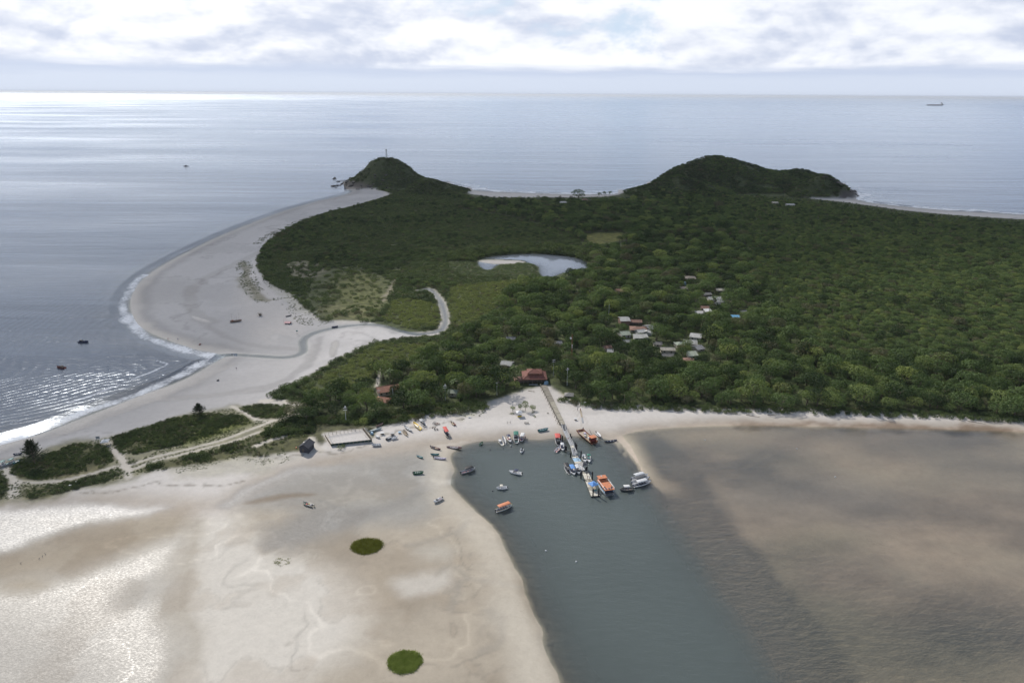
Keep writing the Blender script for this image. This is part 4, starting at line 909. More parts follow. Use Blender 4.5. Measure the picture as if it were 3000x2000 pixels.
P = {
 'white': simple('white_paint', (.66,.66,.66), .35, grime=.25), 'cream': simple('cream_paint', (.55,.52,.44), .5, grime=.2), 'grey': simple('grey_paint', (.30,.31,.32), .5), 'lgrey': simple('light_grey_paint', (.48,.49,.50), .5),
 'dgrey': simple('dark_grey_paint', (.07,.072,.078), .5), 'black': simple('black_rubber', (.012,.012,.014), .5), 'navy': simple('navy_paint', (.02,.028,.07), .45), 'blue': simple('blue_canvas', (.10,.25,.55), .7),
 'teal': simple('teal_paint', (.05,.20,.20), .45), 'green': simple('green_paint', (.03,.13,.05), .5), 'dgreen': simple('green_canvas', (.03,.15,.11), .7), 'red': simple('red_canvas', (.50,.09,.075), .7), 'maroon': simple('dark_red_paint', (.12,.018,.014), .5),
 'rust': simple('rusty_steel', (.22,.085,.05), .7, grime=.4), 'orange': simple('orange_paint', (.52,.19,.09), .6, grime=.3), 'yellow': simple('yellow_paint', (.60,.42,.05), .5), 'wood': simple('weathered_wood', (.20,.16,.12), .85, scale=5), 'lwood': simple('pale_wood', (.36,.30,.22), .85, scale=5),
 'glass': simple('tinted_glass', (.02,.025,.03), .08, spec=.8, var=.05), 'skyblue': simple('pale_blue_paint', (.30,.45,.58), .5), 'metal': simple('galvanised_metal', (.45,.46,.48), .45, .6), 'concrete': simple('concrete', (.31,.285,.23), .9, grime=.3, scale=.8),
 'dconcrete': simple('worn_concrete', (.22,.20,.165), .9, grime=.4, scale=.8), 'pile': simple('tarred_pile', (.02,.02,.022), .6), 'pink': simple('pink_paint', (.55,.30,.30), .6), 'silver': simple('silver_tarp', (.38,.43,.43), .4), 'lilac': simple('lilac_paint', (.50,.44,.55), .5),
 'r_grey': simple('fibre_cement_roof', (.30,.30,.285), .85, scale=.7, grime=.45), 'r_clay': simple('clay_tile_roof', (.20,.115,.085), .85, scale=.8, grime=.35), 'r_slate': simple('dark_cement_roof', (.19,.19,.195), .85, scale=.7, grime=.4),
 'r_pale': simple('pale_metal_roof', (.37,.365,.35), .6, scale=.7, grime=.3), 'r_green': simple('mossy_roof', (.24,.27,.215), .85, scale=.7, grime=.4), 'r_sand': simple('beige_roof', (.37,.34,.28), .85, scale=.7, grime=.4), 'r_stain': simple('stained_roof', (.20,.19,.175), .9, scale=.5, grime=.6),
 'r_white': simple('white_awning', (.55,.55,.54), .6), 'r_blue': simple('blue_tarp_roof', (.10,.27,.43), .6), 'r_wood': simple('shingle_roof', (.19,.165,.14), .9, scale=2, grime=.3), 'r_thatch': simple('thatch_roof', (.22,.21,.195), .95, scale=3), 'r_tile': simple('red_tile_roof', (.17,.065,.05), .85, scale=.9, grime=.3),
 'r_dthatch': simple('charcoal_thatch', (.055,.056,.066), .95, scale=3, var=.5), 'r_orange': simple('orange_tile_roof', (.30,.145,.095), .85, scale=.8, grime=.35), 'w_brick': simple('brown_wall', (.17,.11,.085), .9), 'w_dark': simple('dark_wall', (.10,.085,.075), .9), 'w_cream': simple('cream_wall', (.42,.38,.31), .9), 'w_white': simple('white_wall', (.43,.42,.40), .9, grime=.3), 'w_wood': simple('plank_wall', (.16,.13,.10), .9),
 'skin': simple('skin', (.30,.17,.11), .6), 'hair': simple('hair', (.015,.012,.01), .7), 'sandm': simple('pale_sand_fill', (.47,.445,.42), .95), 'gboard': simple('dark_green_boards', (.02,.05,.045), .8), 'rock': simple('dark_rock', (.10,.09,.08), .95, scale=.6, grime=.4),
}
# ------------------------------------------------------------------ boats
def hull_mesh(L, B, hb, hm, hs, draft, kind):
    n = 13; rows = []
    for i in range(n):
        t = i / (n - 1)
        if kind == 'canoe': w = B / 2 * max(.03, 1 - abs(2 * t - 1) ** 2.4); z = hm + (hb - hm) * max(0, (t - .5) / .5) ** 2.5 + (hs - hm) * max(0, (.5 - t) / .5) ** 2.5; kz = -draft + (hb + draft) * .75 * max(0, (t - .85) / .15) ** 2 + (hs + draft) * .6 * max(0, (.15 - t) / .15) ** 2
        elif kind == 'barge': w = B / 2 * (1 if t < .9 else .96); z = hm + (hb - hm) * max(0, (t - .82) / .18); kz = -draft + (hb + draft * .5) * max(0, (t - .82) / .18) ** 1.3
        else:
            w = B / 2 * (.86 + .14 * math.sin(min(1, t / .5) * math.pi / 2)) if t < .5 else B / 2 * max(.02, 1 - ((t - .5) / .5) ** 2.3)
            z = hm + (hb - hm) * max(0, (t - .35) / .65) ** 1.7 + (hs - hm) * max(0, (.3 - t) / .3); kz = -draft + (hb + draft) * .8 * max(0, (t - .8) / .2) ** 2
        x = (t - .5) * L; fz = min(z - .12, max(kz + .12, .06)); g = min(.10, w * .5)
        rows.append([(x, 0, kz), (x, w * .62, kz * .6 + .02), (x, w, z * .55), (x, w * 1.03, z), (x, w * 1.03 - g, z), (x, max(w * .78 - g, .0), fz), (x, 0, fz)])
    V = []; Fc = []; m = 7
    for r in rows: V += r
    k = len(V); V += [(x, -y, z) for x, y, z in V]
    for i in range(n - 1):
        for j in range(m - 1):
            a, b = i * m + j, (i + 1) * m + j
            Fc.append((a, a + 1, b + 1, b)); Fc.append((k + b, k + b + 1, k + a + 1, k + a))
    Fc.append(tuple([0, 1, 2, 3, 4, 5, 6]) ); Fc.append(tuple(k + q for q in (6, 5, 4, 3, 2, 1, 0)))
    return V, Fc
def canopy_mesh(x0, x1, w, z, arch=.12, th=.06, n=5, slope=0.0):
    mb = MB(); xs = [x0, x0 + .15, x1 - .15, x1]; o = 0; top = []
    for i, x in enumerate(xs):
        for j in range(n):
            u = -1 + 2 * j / (n - 1); dz = arch * (1 - u * u) - (.05 if i in (0, 3) else 0); top.append((x, u * w / 2, z + dz + slope * (x - x0)))
    mb.v = top + [(a, b, c - th) for a, b, c in top]; q = len(top)
    for i in range(3):
        for j in range(n - 1):
            a = i * n + j; mb.f.append((a, a + n, a + n + 1, a + 1)); mb.f.append((q + a, q + a + 1, q + a + n + 1, q + a + n))
    ring = [0 + j for j in range(n)] + [n * 2 - 1, n * 3 - 1] + [n * 4 - 1 - j for j in range(n)] + [n * 2, n]
    for i in range(len(ring)): a, b = ring[i], ring[(i + 1) % len(ring)]; mb.f.append((a, b, q + b, q + a))
    return mb
def motor(parent, x, y, col='black', s=1.0):
    t = MB().box((x - .18 * s, y, .78 * s), (.46 * s, .34 * s, .5 * s), taper=.8).obj('outboard_motor', P[col], parent)
    MB().box((x - .15 * s, y, .18 * s), (.2 * s, .12 * s, .75 * s)).obj('motor_leg', P['dgrey'], t); return t
def boat(name, label, stern, bow, kind='launch', hull='white', inner=None, B=None, canopy=None, motors=0, mcol='black', benches=0, shield=None, console=None, cabin=None, rail=None, cat='boat', group=None, h=None, z=None, extra=None, minL=3.2, heel=0.0):
    a, b = F(*stern, .35), F(*bow, .35); L = max(minL, (b - a).length); c = (a + b) / 2
    rz = math.atan2(b.y - a.y, b.x - a.x); gz_ = max(0.0, hz1(c.x, c.y)) if z is None else z
    t = thing(name, label, cat, (c.x, c.y, gz_ + (.18 if gz_ > .05 else 0)), rz, group); t.rotation_euler = (heel, 0, rz)
    can = kind == 'canoe'; B = B or (max(.95, .15 * L) if can else max(1.5, min(3.2, .31 * L)))
    hm = h or (.42 if can else .62 + .02 * L); hb = hm + (.45 if can else .42); hs = hm + (.28 if can else .02)
    V, Fc = hull_mesh(L, B, hb, hm, hs, .16 if can else .22, kind)
    mb = MB(); mb.v = V; mb.f = Fc; hu = mb.obj('hull', P[hull], t, True)
    if inner:
        MB().poly([(-L * .44, -B * .36, .13), (L * .1, -B * .38, .13), (L * .34, -B * .16, .16), (L * .34, B * .16, .16), (L * .1, B * .38, .13), (-L * .44, B * .36, .13)], .03).obj('floor', P[inner], t)
    if rail:
        for sd in (-1, 1):
            r_ = MB()
            for i in range(12): 
                p0 = V[i * 7 + 3]; p1 = V[(i + 1) * 7 + 3]; r_.tube((p0[0], sd * p0[1], p0[2] + .01), (p1[0], sd * p1[1], p1[2] + .01), .05, n=5)
            r_.obj('gunwale', P[rail], t)
    for i in range(benches):
        x = L * (-.36 + .68 * (i + .5) / benches); wid = B * (.88 if abs(x) < L * .25 else .6); MB().box((x, 0, hm * .72), (.28, wid * .92, .06)).obj('bench', P['lgrey' if hull != 'wood' else 'lwood'], t)
    for i in range(motors):
        motor(t, -L / 2 - .02, (i - (motors - 1) / 2) * .62, mcol, 1.15 if L > 6 else .95)
    if console: MB().box((console * L, 0, hm * .55 + .35), (.7, B * .32, .9), taper=.8).obj('console', P['white'], t)
    if shield:
        w = B * .42; x = shield * L
        MB().poly([(x, -w, hm + .02), (x + .4, -w * .55, hm + .05), (x + .4, w * .55, hm + .05), (x, w, hm + .02), (x - .18, w * .9, hm + .45), (x + .1, w * .5, hm + .48), (x + .1, -w * .5, hm + .48), (x - .18, -w * .9, hm + .45)], .02).obj('windshield', P['glass'], t)
        MB().poly([(x + .3, -w * .75, hm + .02), (L * .40, -B * .10, hm + .2), (L * .40, B * .10, hm + .2), (x + .3, w * .75, hm + .02)], .04).obj('foredeck', P['white' if hull != 'white' else 'lgrey'], t)
    if cabin:
        x0, x1, hc, cc = cabin; cb = MB().box(((x0 + x1) / 2 * L, 0, hm * .6 + hc / 2), ((x1 - x0) * L, B * .7, hc), taper=.86).obj('cabin', P[cc], t)
        for sd in (-1, 1): MB().box(((x0 + x1) / 2 * L, sd * B * .335, hm * .6 + hc * .62), ((x1 - x0) * L * .7, .03, hc * .3)).obj('window', P['glass'], cb)
    if canopy:
        x0, x1, cc, ht = canopy; x0 *= L; x1 *= L; cz = hm + ht
        canopy_mesh(x0, x1, B * .94, cz).obj('canopy', P[cc], t, True)
        npair = max(2, int((x1 - x0) / 2.2) + 1)
        for i in range(npair):
            x = x0 + .2 + (x1 - x0 - .4) * i / (npair - 1)
            for sd in (-1, 1): MB().tube((x, sd * B * .44, hm - .1), (x, sd * B * .44, cz), .035, n=5).obj('canopy_post', P['metal'], t)
        ns = max(2, int((x1 - x0) / 1.1))
        if ht > 1.2:
            for i in range(ns): MB().box((x0 + (x1 - x0) * (i + .5) / ns, 0, hm * .78), (.36, B * .8, .1)).obj('seat', P['navy' if cc != 'navy' else 'lgrey'], t)
    if extra: extra(t, L, B, hm)
    return t
def cargo(items):
    def fn(t, L, B, hm):
        for (nm, x, y, dx, dy, dz, cc) in items: MB().box((x * L, y * B, .15 + dz / 2), (dx, dy, dz), taper=.9).obj(nm, P[cc], t)
    return fn
def mast(x, hgt, flag=None):
    def fn(t, L, B, hm):
        MB().tube((x * L, 0, .1), (x * L, 0, hgt), .05, .03).obj('mast', P['lwood'], t)
        if flag: MB().box((x * L - .35, 0, hgt - .25), (.7, .02, .45)).obj('flag', P[flag], t)
    return fn
# --- moored by the pontoon
boat('canopy_launch', 'grey canopied white launch farthest back of the three rafted by the sandbar', (1851,1404), (1898,1391), hull='white', B=2.3, canopy=(-.34,.22,'lgrey',1.5), motors=1, mcol='navy', inner='lgrey')
boat('canopy_launch', 'white launch with charcoal canopy in the middle of the three rafted by the sandbar', (1852,1415), (1902,1399), hull='white', B=2.3, canopy=(-.30,.24,'dgrey',1.5), motors=1, mcol='navy', inner='lgrey')
boat('canopy_launch', 'white launch with ribbed grey canopy nearest of the three rafted by the sandbar', (1856,1424), (1906,1411), hull='white', B=2.4, canopy=(-.32,.26,'lgrey',1.5), motors=1, mcol='navy', inner='dgrey')
boat('canopy_launch', 'small dark hulled launch with white canopy beside the rafted launches', (1855,1432), (1816,1435), hull='dgrey', B=2.0, canopy=(-.22,.22,'r_white',1.45), motors=1, inner='lwood', rail='cream')
boat('canopy_launch', 'launch with black canopy leftmost of the three at the pontoon side', (1668,1386), (1655,1363), hull='white', B=2.2, canopy=(-.18,.40,'black',1.5), motors=1, inner='dgrey')
boat('canopy_launch', 'launch with bright blue canopy beside the floating pontoon', (1672,1369), (1684,1392), hull='white', B=2.2, canopy=(-.42,.12,'blue',1.55), inner='navy', shield=.2)
boat('canopy_launch', 'launch with pale grey canopy touching the floating pontoon', (1688,1369), (1698,1389), hull='lgrey', B=2.1, canopy=(-.42,.10,'lgrey',1.5), inner='dgrey', shield=.2)
boat('speedboat', 'white open speedboat on the right of the first pontoon, left of two', (1708,1337), (1716,1354), hull='white', B=1.9, inner='dgrey', shield=.05, canopy=(-.42,-.12,'lgrey',1.1), motors=1)
boat('speedboat', 'white speedboat with green rear canopy, right of two by the first pontoon', (1724,1336), (1727,1355), hull='white', B=1.9, inner='teal', shield=.05, canopy=(-.42,-.15,'dgreen',1.1), motors=1)
boat('canopy_launch', 'broad white launch with red canopy and dark windows moored left of the gangway', (1637,1302), (1632,1276), hull='white', B=2.9, canopy=(-.10,.42,'red',1.3), inner='dgrey', cabin=(-.38,-.08,1.2,'glass'))
boat('speedboat', 'open pinkish white motorboat loaded with gear left of the gangway', (1628,1323), (1641,1309), hull='white', B=1.9, inner='pink', motors=1, rail='pink', benches=2, extra=cargo([('crate',-.1,.1,.6,.5,.4,'dgrey'),('crate',.12,-.1,.5,.4,.4,'cream')]))
boat('speedboat', 'small white boat with light grey bimini tied under the gangway', (1646,1304), (1650,1321), hull='white', B=1.8, inner='navy', canopy=(-.46,-.02,'lgrey',1.3), shield=.12)
boat('skiff', 'white skiff with dark seats pulled to the shore behind the work barge', (1746,1268), (1760,1283), hull='white', B=1.6, inner='dgrey', benches=3, motors=1)
boat('canoe', 'long dark canoe with pale seats nosing the sandbar right of the pier', (1771,1293), (1808,1289), 'canoe', 'navy', benches=3, B=1.3, rail='grey')
boat('skiff', 'white and teal fishing skiff resting on the sand left of the pier', (1577,1265), (1606,1260), hull='teal', B=1.5, inner='cream', benches=3, rail='white', motors=1)
boat('cabin_boat', 'cream white cabin boat leftmost in the row at the water line', (1472,1303), (1461,1288), hull='cream', B=2.0, cabin=(-.05,.30,.75,'white'), inner='lgrey', shield=-.08)
boat('skiff', 'grey open skiff with bench seats between the cabin boat and the navy bimini boat', (1479,1298), (1473,1280), hull='lgrey', B=1.5, inner='dgrey', benches=4, rail='white')
boat('speedboat', 'white speedboat with navy bimini at the water line', (1487,1279), (1497,1296), hull='white', B=1.9, canopy=(-.44,-.02,'navy',1.2), inner='pink', shield=.1)
boat('canopy_launch', 'broad launch with green canopy and twin outboards at the water line', (1513,1297), (1511,1270), hull='lgrey', B=2.6, canopy=(-.02,.40,'dgreen',1.3), motors=2, mcol='teal', inner='black', benches=2)
boat('canopy_launch', 'launch with flat white roof rightmost in the row at the water line', (1533,1276), (1526,1294), hull='white', B=2.1, canopy=(-.45,.14,'r_white',1.5), inner='navy', rail='red')
boat('speedboat', 'little white motorboat moored alone in front of the row of boats', (1531,1314), (1526,1327), hull='white', B=1.6, inner='dgrey', motors=1, shield=.1)
boat('dinghy', 'tiny green dinghy floating near the left edge of the bay', (1406,1303), (1414,1296), hull='green', B=1.1, inner='lgrey', minL=2.4, benches=1)
boat('canopy_launch', 'launch with red roof beached on the sand left of the bay', (1313,1283), (1301,1262), hull='cream', B=2.0, canopy=(-.30,.42,'red',1.6), motors=1, inner='dgrey', rail='white')
boat('canoe', 'dark outboard canoe on wet sand below the red roofed launch', (1262,1310), (1291,1318), 'canoe', 'maroon', motors=1, B=1.4, inner='lwood', extra=cargo([('crate',-.2,0,.6,.6,.5,'dgrey')]), rail='lgrey')
boat('canoe', 'long dark red dugout canoe with raised white ends at the bay edge', (1308,1310), (1354,1313), 'canoe', 'maroon', B=1.5, inner='lgrey', rail='white', benches=3)
boat('canoe', 'narrow dark canoe with white thwarts on the mud, second from the bay', (1261,1332), (1287,1333), 'canoe', 'teal', B=1.0, inner='white', rail='dgrey')
boat('canoe', 'pale green narrow canoe farthest left on the mud', (1220,1336), (1240,1343), 'canoe', 'teal', B=.95, inner='lgrey', rail='lgrey')
boat('canoe', 'lilac and white canoe with motor lying at the mud edge', (1271,1342), (1308,1346), 'canoe', 'lilac', B=1.3, benches=5, motors=1, rail='white')
boat('skiff', 'green skiff with grey gunwale sitting alone on grey mud', (1211,1388), (1241,1386), hull='green', B=1.5, benches=4, rail='grey', motors=1, inner='dgrey')
boat('canopy_launch', 'grey launch with black canopy anchored at the left of the bay', (1351,1385), (1392,1373), hull='grey', B=2.2, canopy=(-.22,.32,'black',1.4), motors=1, inner='pink', rail='white')
boat('speedboat', 'white cruiser with dark bimini anchored in mid bay', (1528,1388), (1491,1381), hull='white', B=2.1, canopy=(-.22,.08,'navy',1.1), inner='lgrey', shield=.1, motors=1)
boat('speedboat', 'small white motorboat with beige top anchored in the lower bay', (1486,1428), (1454,1431), hull='white', B=1.9, canopy=(-.10,.16,'cream',1.0), inner='lgrey', console=.05, motors=1)
boat('canopy_launch', 'long launch with orange roof and white window posts in the lower bay', (1453,1497), (1500,1480), hull='white', B=2.3, canopy=(-.36,.36,'orange',1.5), motors=1, inner='dgrey', rail='yellow', cabin=(.22,.36,1.1,'white'))
boat('speedboat', 'white motorboat stranded on the flats left of the channel', (1296,1461), (1271,1474), hull='white', B=1.8, inner='pink', console=-.05, motors=1, shield=.12, heel=.1)
boat('fishing_boat', 'old fishing skiff full of gear stranded alone on the flats', (919,1484), (887,1474), hull='cream', B=1.7, inner='dgrey', extra=cargo([('net_heap',-.25,0,1.0,.9,.5,'navy'),('crate',.1,.1,.6,.5,.4,'red'),('crate',-.05,-.2,.5,.4,.35,'yellow'),('crate',.28,0,.5,.5,.4,'green')]), motors=1, heel=-.12)
# --- drawn up by the fenced court
boat('skiff', 'grey aluminium skiff by the beach path below the fenced court', (1116,1306), (1089,1308), hull='lgrey', B=1.5, inner='dgrey', benches=3)
boat('canoe', 'pale grey canoe with open bow pulled up under the bushes', (1208,1269), (1183,1252), 'canoe', 'grey', B=1.4, benches=3, rail='lgrey')
boat('skiff', 'yellow and white inflatable style boat parked beside the bushes', (1232,1263), (1210,1243), hull='yellow', B=1.7, inner='white', rail='white', console=-.25)
boat('speedboat', 'white speedboat with grey bimini parked on the upper beach', (1246,1254), (1230,1238), hull='white', B=2.0, canopy=(-.10,.34,'grey',1.0), inner='dgrey', motors=1, shield=.1)
boat('canoe', 'long canoe under a silver tarpaulin beside the court corner', (1080,1271), (1119,1261), 'canoe', 'silver', B=1.4, rail='lgrey', extra=cargo([('tarpaulin',-.12,0,3.4,.95,.55,'silver')]))
boat('canoe', 'brown dugout canoe half hidden in the bushes above the silver one', (1102,1257), (1123,1247), 'canoe', 'wood', B=1.1, rail='pink')
boat('canoe', 'slim yellow wooden canoe lying on the upper beach', (1195,1281), (1179,1269), 'canoe', 'lwood', B=.85)
boat('canoe', 'brown wooden canoe with thwarts beside the slim yellow one', (1194,1275), (1182,1265), 'canoe', 'wood', B=1.1, benches=3)
boat('skiff', 'dark skiff under grey cover on the upper beach', (1132,1292), (1152,1283), hull='dgrey', B=1.5, extra=cargo([('cover',0,0,2.6,1.1,.6,'grey')]))
boat('skiff', 'low white skiff beside the covered dark one', (1147,1290), (1165,1285), hull='white', B=1.2, benches=2, inner='cream')
boat('canoe', 'small wooden canoe on the sand by the trolley frames', (1330,1251), (1320,1239), 'canoe', 'lwood', B=.9, extra=cargo([('bundle',.3,0,.6,.5,.4,'dgrey')]))
boat('canoe', 'short reddish canoe next to the wooden one by the trolley frames', (1336,1251), (1327,1243), 'canoe', 'maroon', B=.85)
# --- sea side
boat('fishing_boat', 'dark fishing boat with deckhouse on the sea, farther out of two', (231,1001), (258,1001), hull='navy', B=2.2, cabin=(-.3,-.1,1.3,'dgrey'), extra=mast(.1, 3.0), minL=7)
boat('fishing_boat', 'dark wooden fishing boat on the sea nearer the surf', (190,1078), (167,1075), hull='maroon', B=2.2, cabin=(-.25,-.05,1.2,'wood'), extra=mast(.05, 3.0), minL=6.5)
boat('fishing_boat', 'dark fishing canoe with flag on the sand by the she-oak', (66,1329), (39,1334), 'canoe', 'navy', B=1.5, extra=mast(-.35, 2.8, 'white'), benches=3)
boat('fishing_boat', 'lone tiny dark boat far out on the sea', (541,487), (550,487), hull='navy', B=3.5, cabin=(-.2,.1,2,'dgrey'), minL=12)
boat('skiff', 'beached boat under blue roof at the left edge of the dunes', (3,1369), (14,1362), hull='white', B=1.8, canopy=(-.3,.4,'teal',1.4), inner='dgrey')
boat('skiff', 'grey beached boat between two roofed ones at the left dunes', (16,1367), (29,1362), hull='grey', B=1.6, extra=cargo([('net_heap',0,0,1.2,.9,.7,'teal')]))
boat('skiff', 'beached boat with dark teal roof right of the left dune path', (29,1362), (43,1355), hull='lgrey', B=1.8, canopy=(-.4,.3,'teal',1.5), inner='dgrey')
boat('skiff', 'small beached boat with greenish cover behind the teal roofed one', (46,1359), (57,1354), hull='teal', B=1.5, extra=cargo([('cover',0,0,1.8,1.0,.5,'grey')]))
boat('canoe', 'dark canoe lying on the spit near the red shack', (839,932), (853,929), 'canoe', 'dgrey', B=1.2, minL=5)
boat('skiff', 'dark boat lying at the creek edge below the dunes', (977,958), (986,957), hull='navy', B=1.6, minL=4.5)
boat('canoe', 'capsized white dinghy on grass beside the court', (1101,1282), (1111,1286), 'canoe', 'white', B=1.4, extra=cargo([('keel_cover',0,0,1.6,.8,.5,'white')]))
def outrigger(t, L, B, hm):
    for x, h_ in ((-.35, 6.5), (.05, 4.2), (.28, 6.8)): MB().tube((x * L, 0, .1), (x * L + .3, 0, h_), .06, .03).obj('mast', P['wood'], t)
    MB().tube((-.5 * L, 0, 1.2), (.5 * L, 0, 1.35), .05).obj('boom', P['wood'], t)
    MB().box((-.3 * L, 0, 1.0), (1.4, 1.1, 1.0)).obj('deckhouse', P['rust'], t)
boat('fishing_boat', 'stranded wooden sailing boat with bare masts on the spit', (678,947), (706,944), hull='wood', B=2.4, extra=outrigger, minL=8, rail='pink')

# --- passenger ferry
def ferry():
    a, b = F(1786,1449,.5), F(1756,1407,.5); c = (a + b) / 2; L = (b - a).length * .98; B = 4.4; rz = math.atan2(b.y - a.y, b.x - a.x)
    t = thing('passenger_ferry', 'two deck passenger ferry with orange upper deck moored at the pontoon end', 'ferry', (c.x, c.y, 0), rz)
    V, Fc = hull_mesh(L, B, 1.5, 1.0, 1.0, .5, 'launch'); m_ = MB(); m_.v = V; m_.f = Fc; m_.obj('hull', P['white'], t, True)
    MB().box((-.06 * L, 0, 1.0), (L * .80, B * .92, .1)).obj('main_deck', P['dgrey'], t)
    for sd in (-1, 1):
        MB().box((-.08 * L, sd * B * .47, 1.35), (L * .76, .08, .6)).obj('side_panel', P['skyblue'], t)
        for i in range(7): MB().box((-.46 * L + L * .76 * i / 6, sd * B * .47, 2.1), (.12, .1, 1.0)).obj('window_post', P['white'], t)
    for i in range(5): MB().box((-.38 * L + i * 1.7, 0, 1.35), (.5, B * .75, .5)).obj('bench', P['navy'], t)
    up = MB().box((-.10 * L, 0, 2.75), (L * .80, B * 1.02, .14)).obj('upper_deck', P['orange'], t)
    for sd in (-1, 1):
        r_ = MB().tube((-.49 * L, sd * B * .49, 3.55), (.18 * L, sd * B * .49, 3.55), .05, n=5)
        r_.tube((-.49 * L, sd * B * .49, 3.2), (.18 * L, sd * B * .49, 3.2), .03, n=5); r_.obj('rail', P['white'], t)
        for i in range(8): MB().tube((-.49 * L + .67 * L * i / 7, sd * B * .49, 2.8), (-.49 * L + .67 * L * i / 7, sd * B * .49, 3.6), .035, n=5).obj('rail_post', P['white'], t)
    MB().tube((-.49 * L, -B * .49, 3.55), (-.49 * L, B * .49, 3.55), .05, n=5).obj('rail', P['lilac'], t)
    for i, (x, y) in enumerate(((-.42, -.25), (-.42, .0), (-.42, .28), (-.34, -.36), (-.3, .34))): MB().box((x * L, y * B, 3.0), (.45, .6, .4)).obj('deck_seat', P['dgrey'], t)
    wh = MB().box((.27 * L, 0, 3.3), (L * .16, B * .74, 1.15)).obj('wheelhouse', P['orange'], t)
    for sd in (-1, 1): MB().box((.27 * L, sd * B * .375, 3.5), (L * .11, .04, .5)).obj('window', P['glass'], wh)
    MB().box((.19 * L - .03, 0, 3.5), (.05, B * .6, .5)).obj('window', P['glass'], wh); MB().box((.352 * L, 0, 3.5), (.05, B * .6, .5)).obj('window', P['glass'], wh)
    MB().box((.27 * L, 0, 3.96), (L * .24, B * .92, .14), taper=.96).obj('wheelhouse_roof', P['orange'], t)
    MB().box((.33 * L, .1, 4.1), (.7, .5, .12)).obj('roof_hatch', P['white'], t)
    MB().tube((-.46 * L, 0, 1.0), (-.46 * L - .9, .6, .1), .06).obj('stern_ladder', P['metal'], t)
ferry()
def barge():
    a, b = F(1741,1297,.6), F(1699,1263,.6); c = (a + b) / 2; L = (b - a).length; B = 4.2; rz = math.atan2(b.y - a.y, b.x - a.x)
    t = thing('work_barge', 'rusty cargo barge with red wheelhouse and bow ramp on the beach right of the pier', 'barge', (c.x, c.y, .1), rz)
    V, Fc = hull_mesh(L, B, 1.7, 1.1, 1.1, .3, 'barge'); m_ = MB(); m_.v = V; m_.f = Fc; m_.obj('hull', P['rust'], t)
    MB().box((0, 0, .75), (L * .8, B * .84, .08)).obj('deck', P['lwood'], t)
    w = MB().box((-.38 * L, 0, 1.9), (L * .16, B * .62, 2.2)).obj('wheelhouse', P['maroon'], t)
    for sd in (-1, 1): MB().box((-.38 * L, sd * B * .32, 2.3), (L * .10, .05, .6)).obj('window', P['glass'], w)
    MB().box((-.295 * L, 0, 2.3), (.05, B * .5, .6)).obj('window', P['glass'], w)
    MB().box((-.37 * L, 0, 3.08), (L * .21, B * .78, .15)).obj('wheelhouse_roof', P['orange'], t)
    for x, y, dx, dy, dz, cc in ((-.2, .1, 1.2, 1.2, .9, 'white'), (-.12, -.2, 1.0, .8, .6, 'dgrey'), (.05, .15, 1.4, .9, .5, 'cream'), (.2, -.1, 1.1, 1.1, .7, 'lilac'), (-.05, .3, .8, .7, .5, 'navy')):
        MB().box((x * L, y * B, .8 + dz / 2), (dx, dy, dz)).obj('cargo_crate', P[cc], t)
    MB().tube((-.2 * L, -B * .4, 1.2), (.12 * L, -B * .55, 3.4), .1).obj('derrick', P['dgrey'], t)
    for sd in (-1, 1): MB().tube((-.2 * L, sd * B * .48, 1.5), (.4 * L, sd * B * .48, 1.8), .05).obj('rail', P['lilac'], t)
    MB().poly([(.5 * L, -1.2, 1.5), (.5 * L, 1.2, 1.5), (.5 * L + 2.2, 1.1, .6), (.5 * L + 2.2, -1.1, .6)], .1).obj('bow_ramp', P['lwood'], t)
barge()
def ship(label, cx, y, wpx, s):
    c = F(cx, y, 0); L = wpx * cam_depth(*c) / 2000
    t = thing('cargo_ship', label, 'ship', (c.x, c.y, 0), .03); V, Fc = hull_mesh(L, L * .14, L * .075, L * .06, L * .06, L * .02, 'barge'); m_ = MB(); m_.v = V; m_.f = Fc; m_.obj('hull', P['lgrey'], t)  # hull lightened to grey: distance haze put into its colour
    b_ = MB().box((.40 * L, 0, L * .10), (L * .08, L * .11, L * .11)).obj('superstructure', P['white'], t); MB().box((.36 * L, 0, L * .16), (L * .03, L * .04, L * .05)).obj('funnel', P['navy'], t)
    for i in range(4): MB().box((-.35 * L + .18 * L * i, 0, L * .062), (L * .13, L * .1, L * .015)).obj('hatch_cover', P['rust'], t)
ship('dark cargo ship at anchor below the horizon on the right', 2739, 310, 48, 1)
ship('faint cargo ship right on the horizon', 2900, 285, 24, 1)

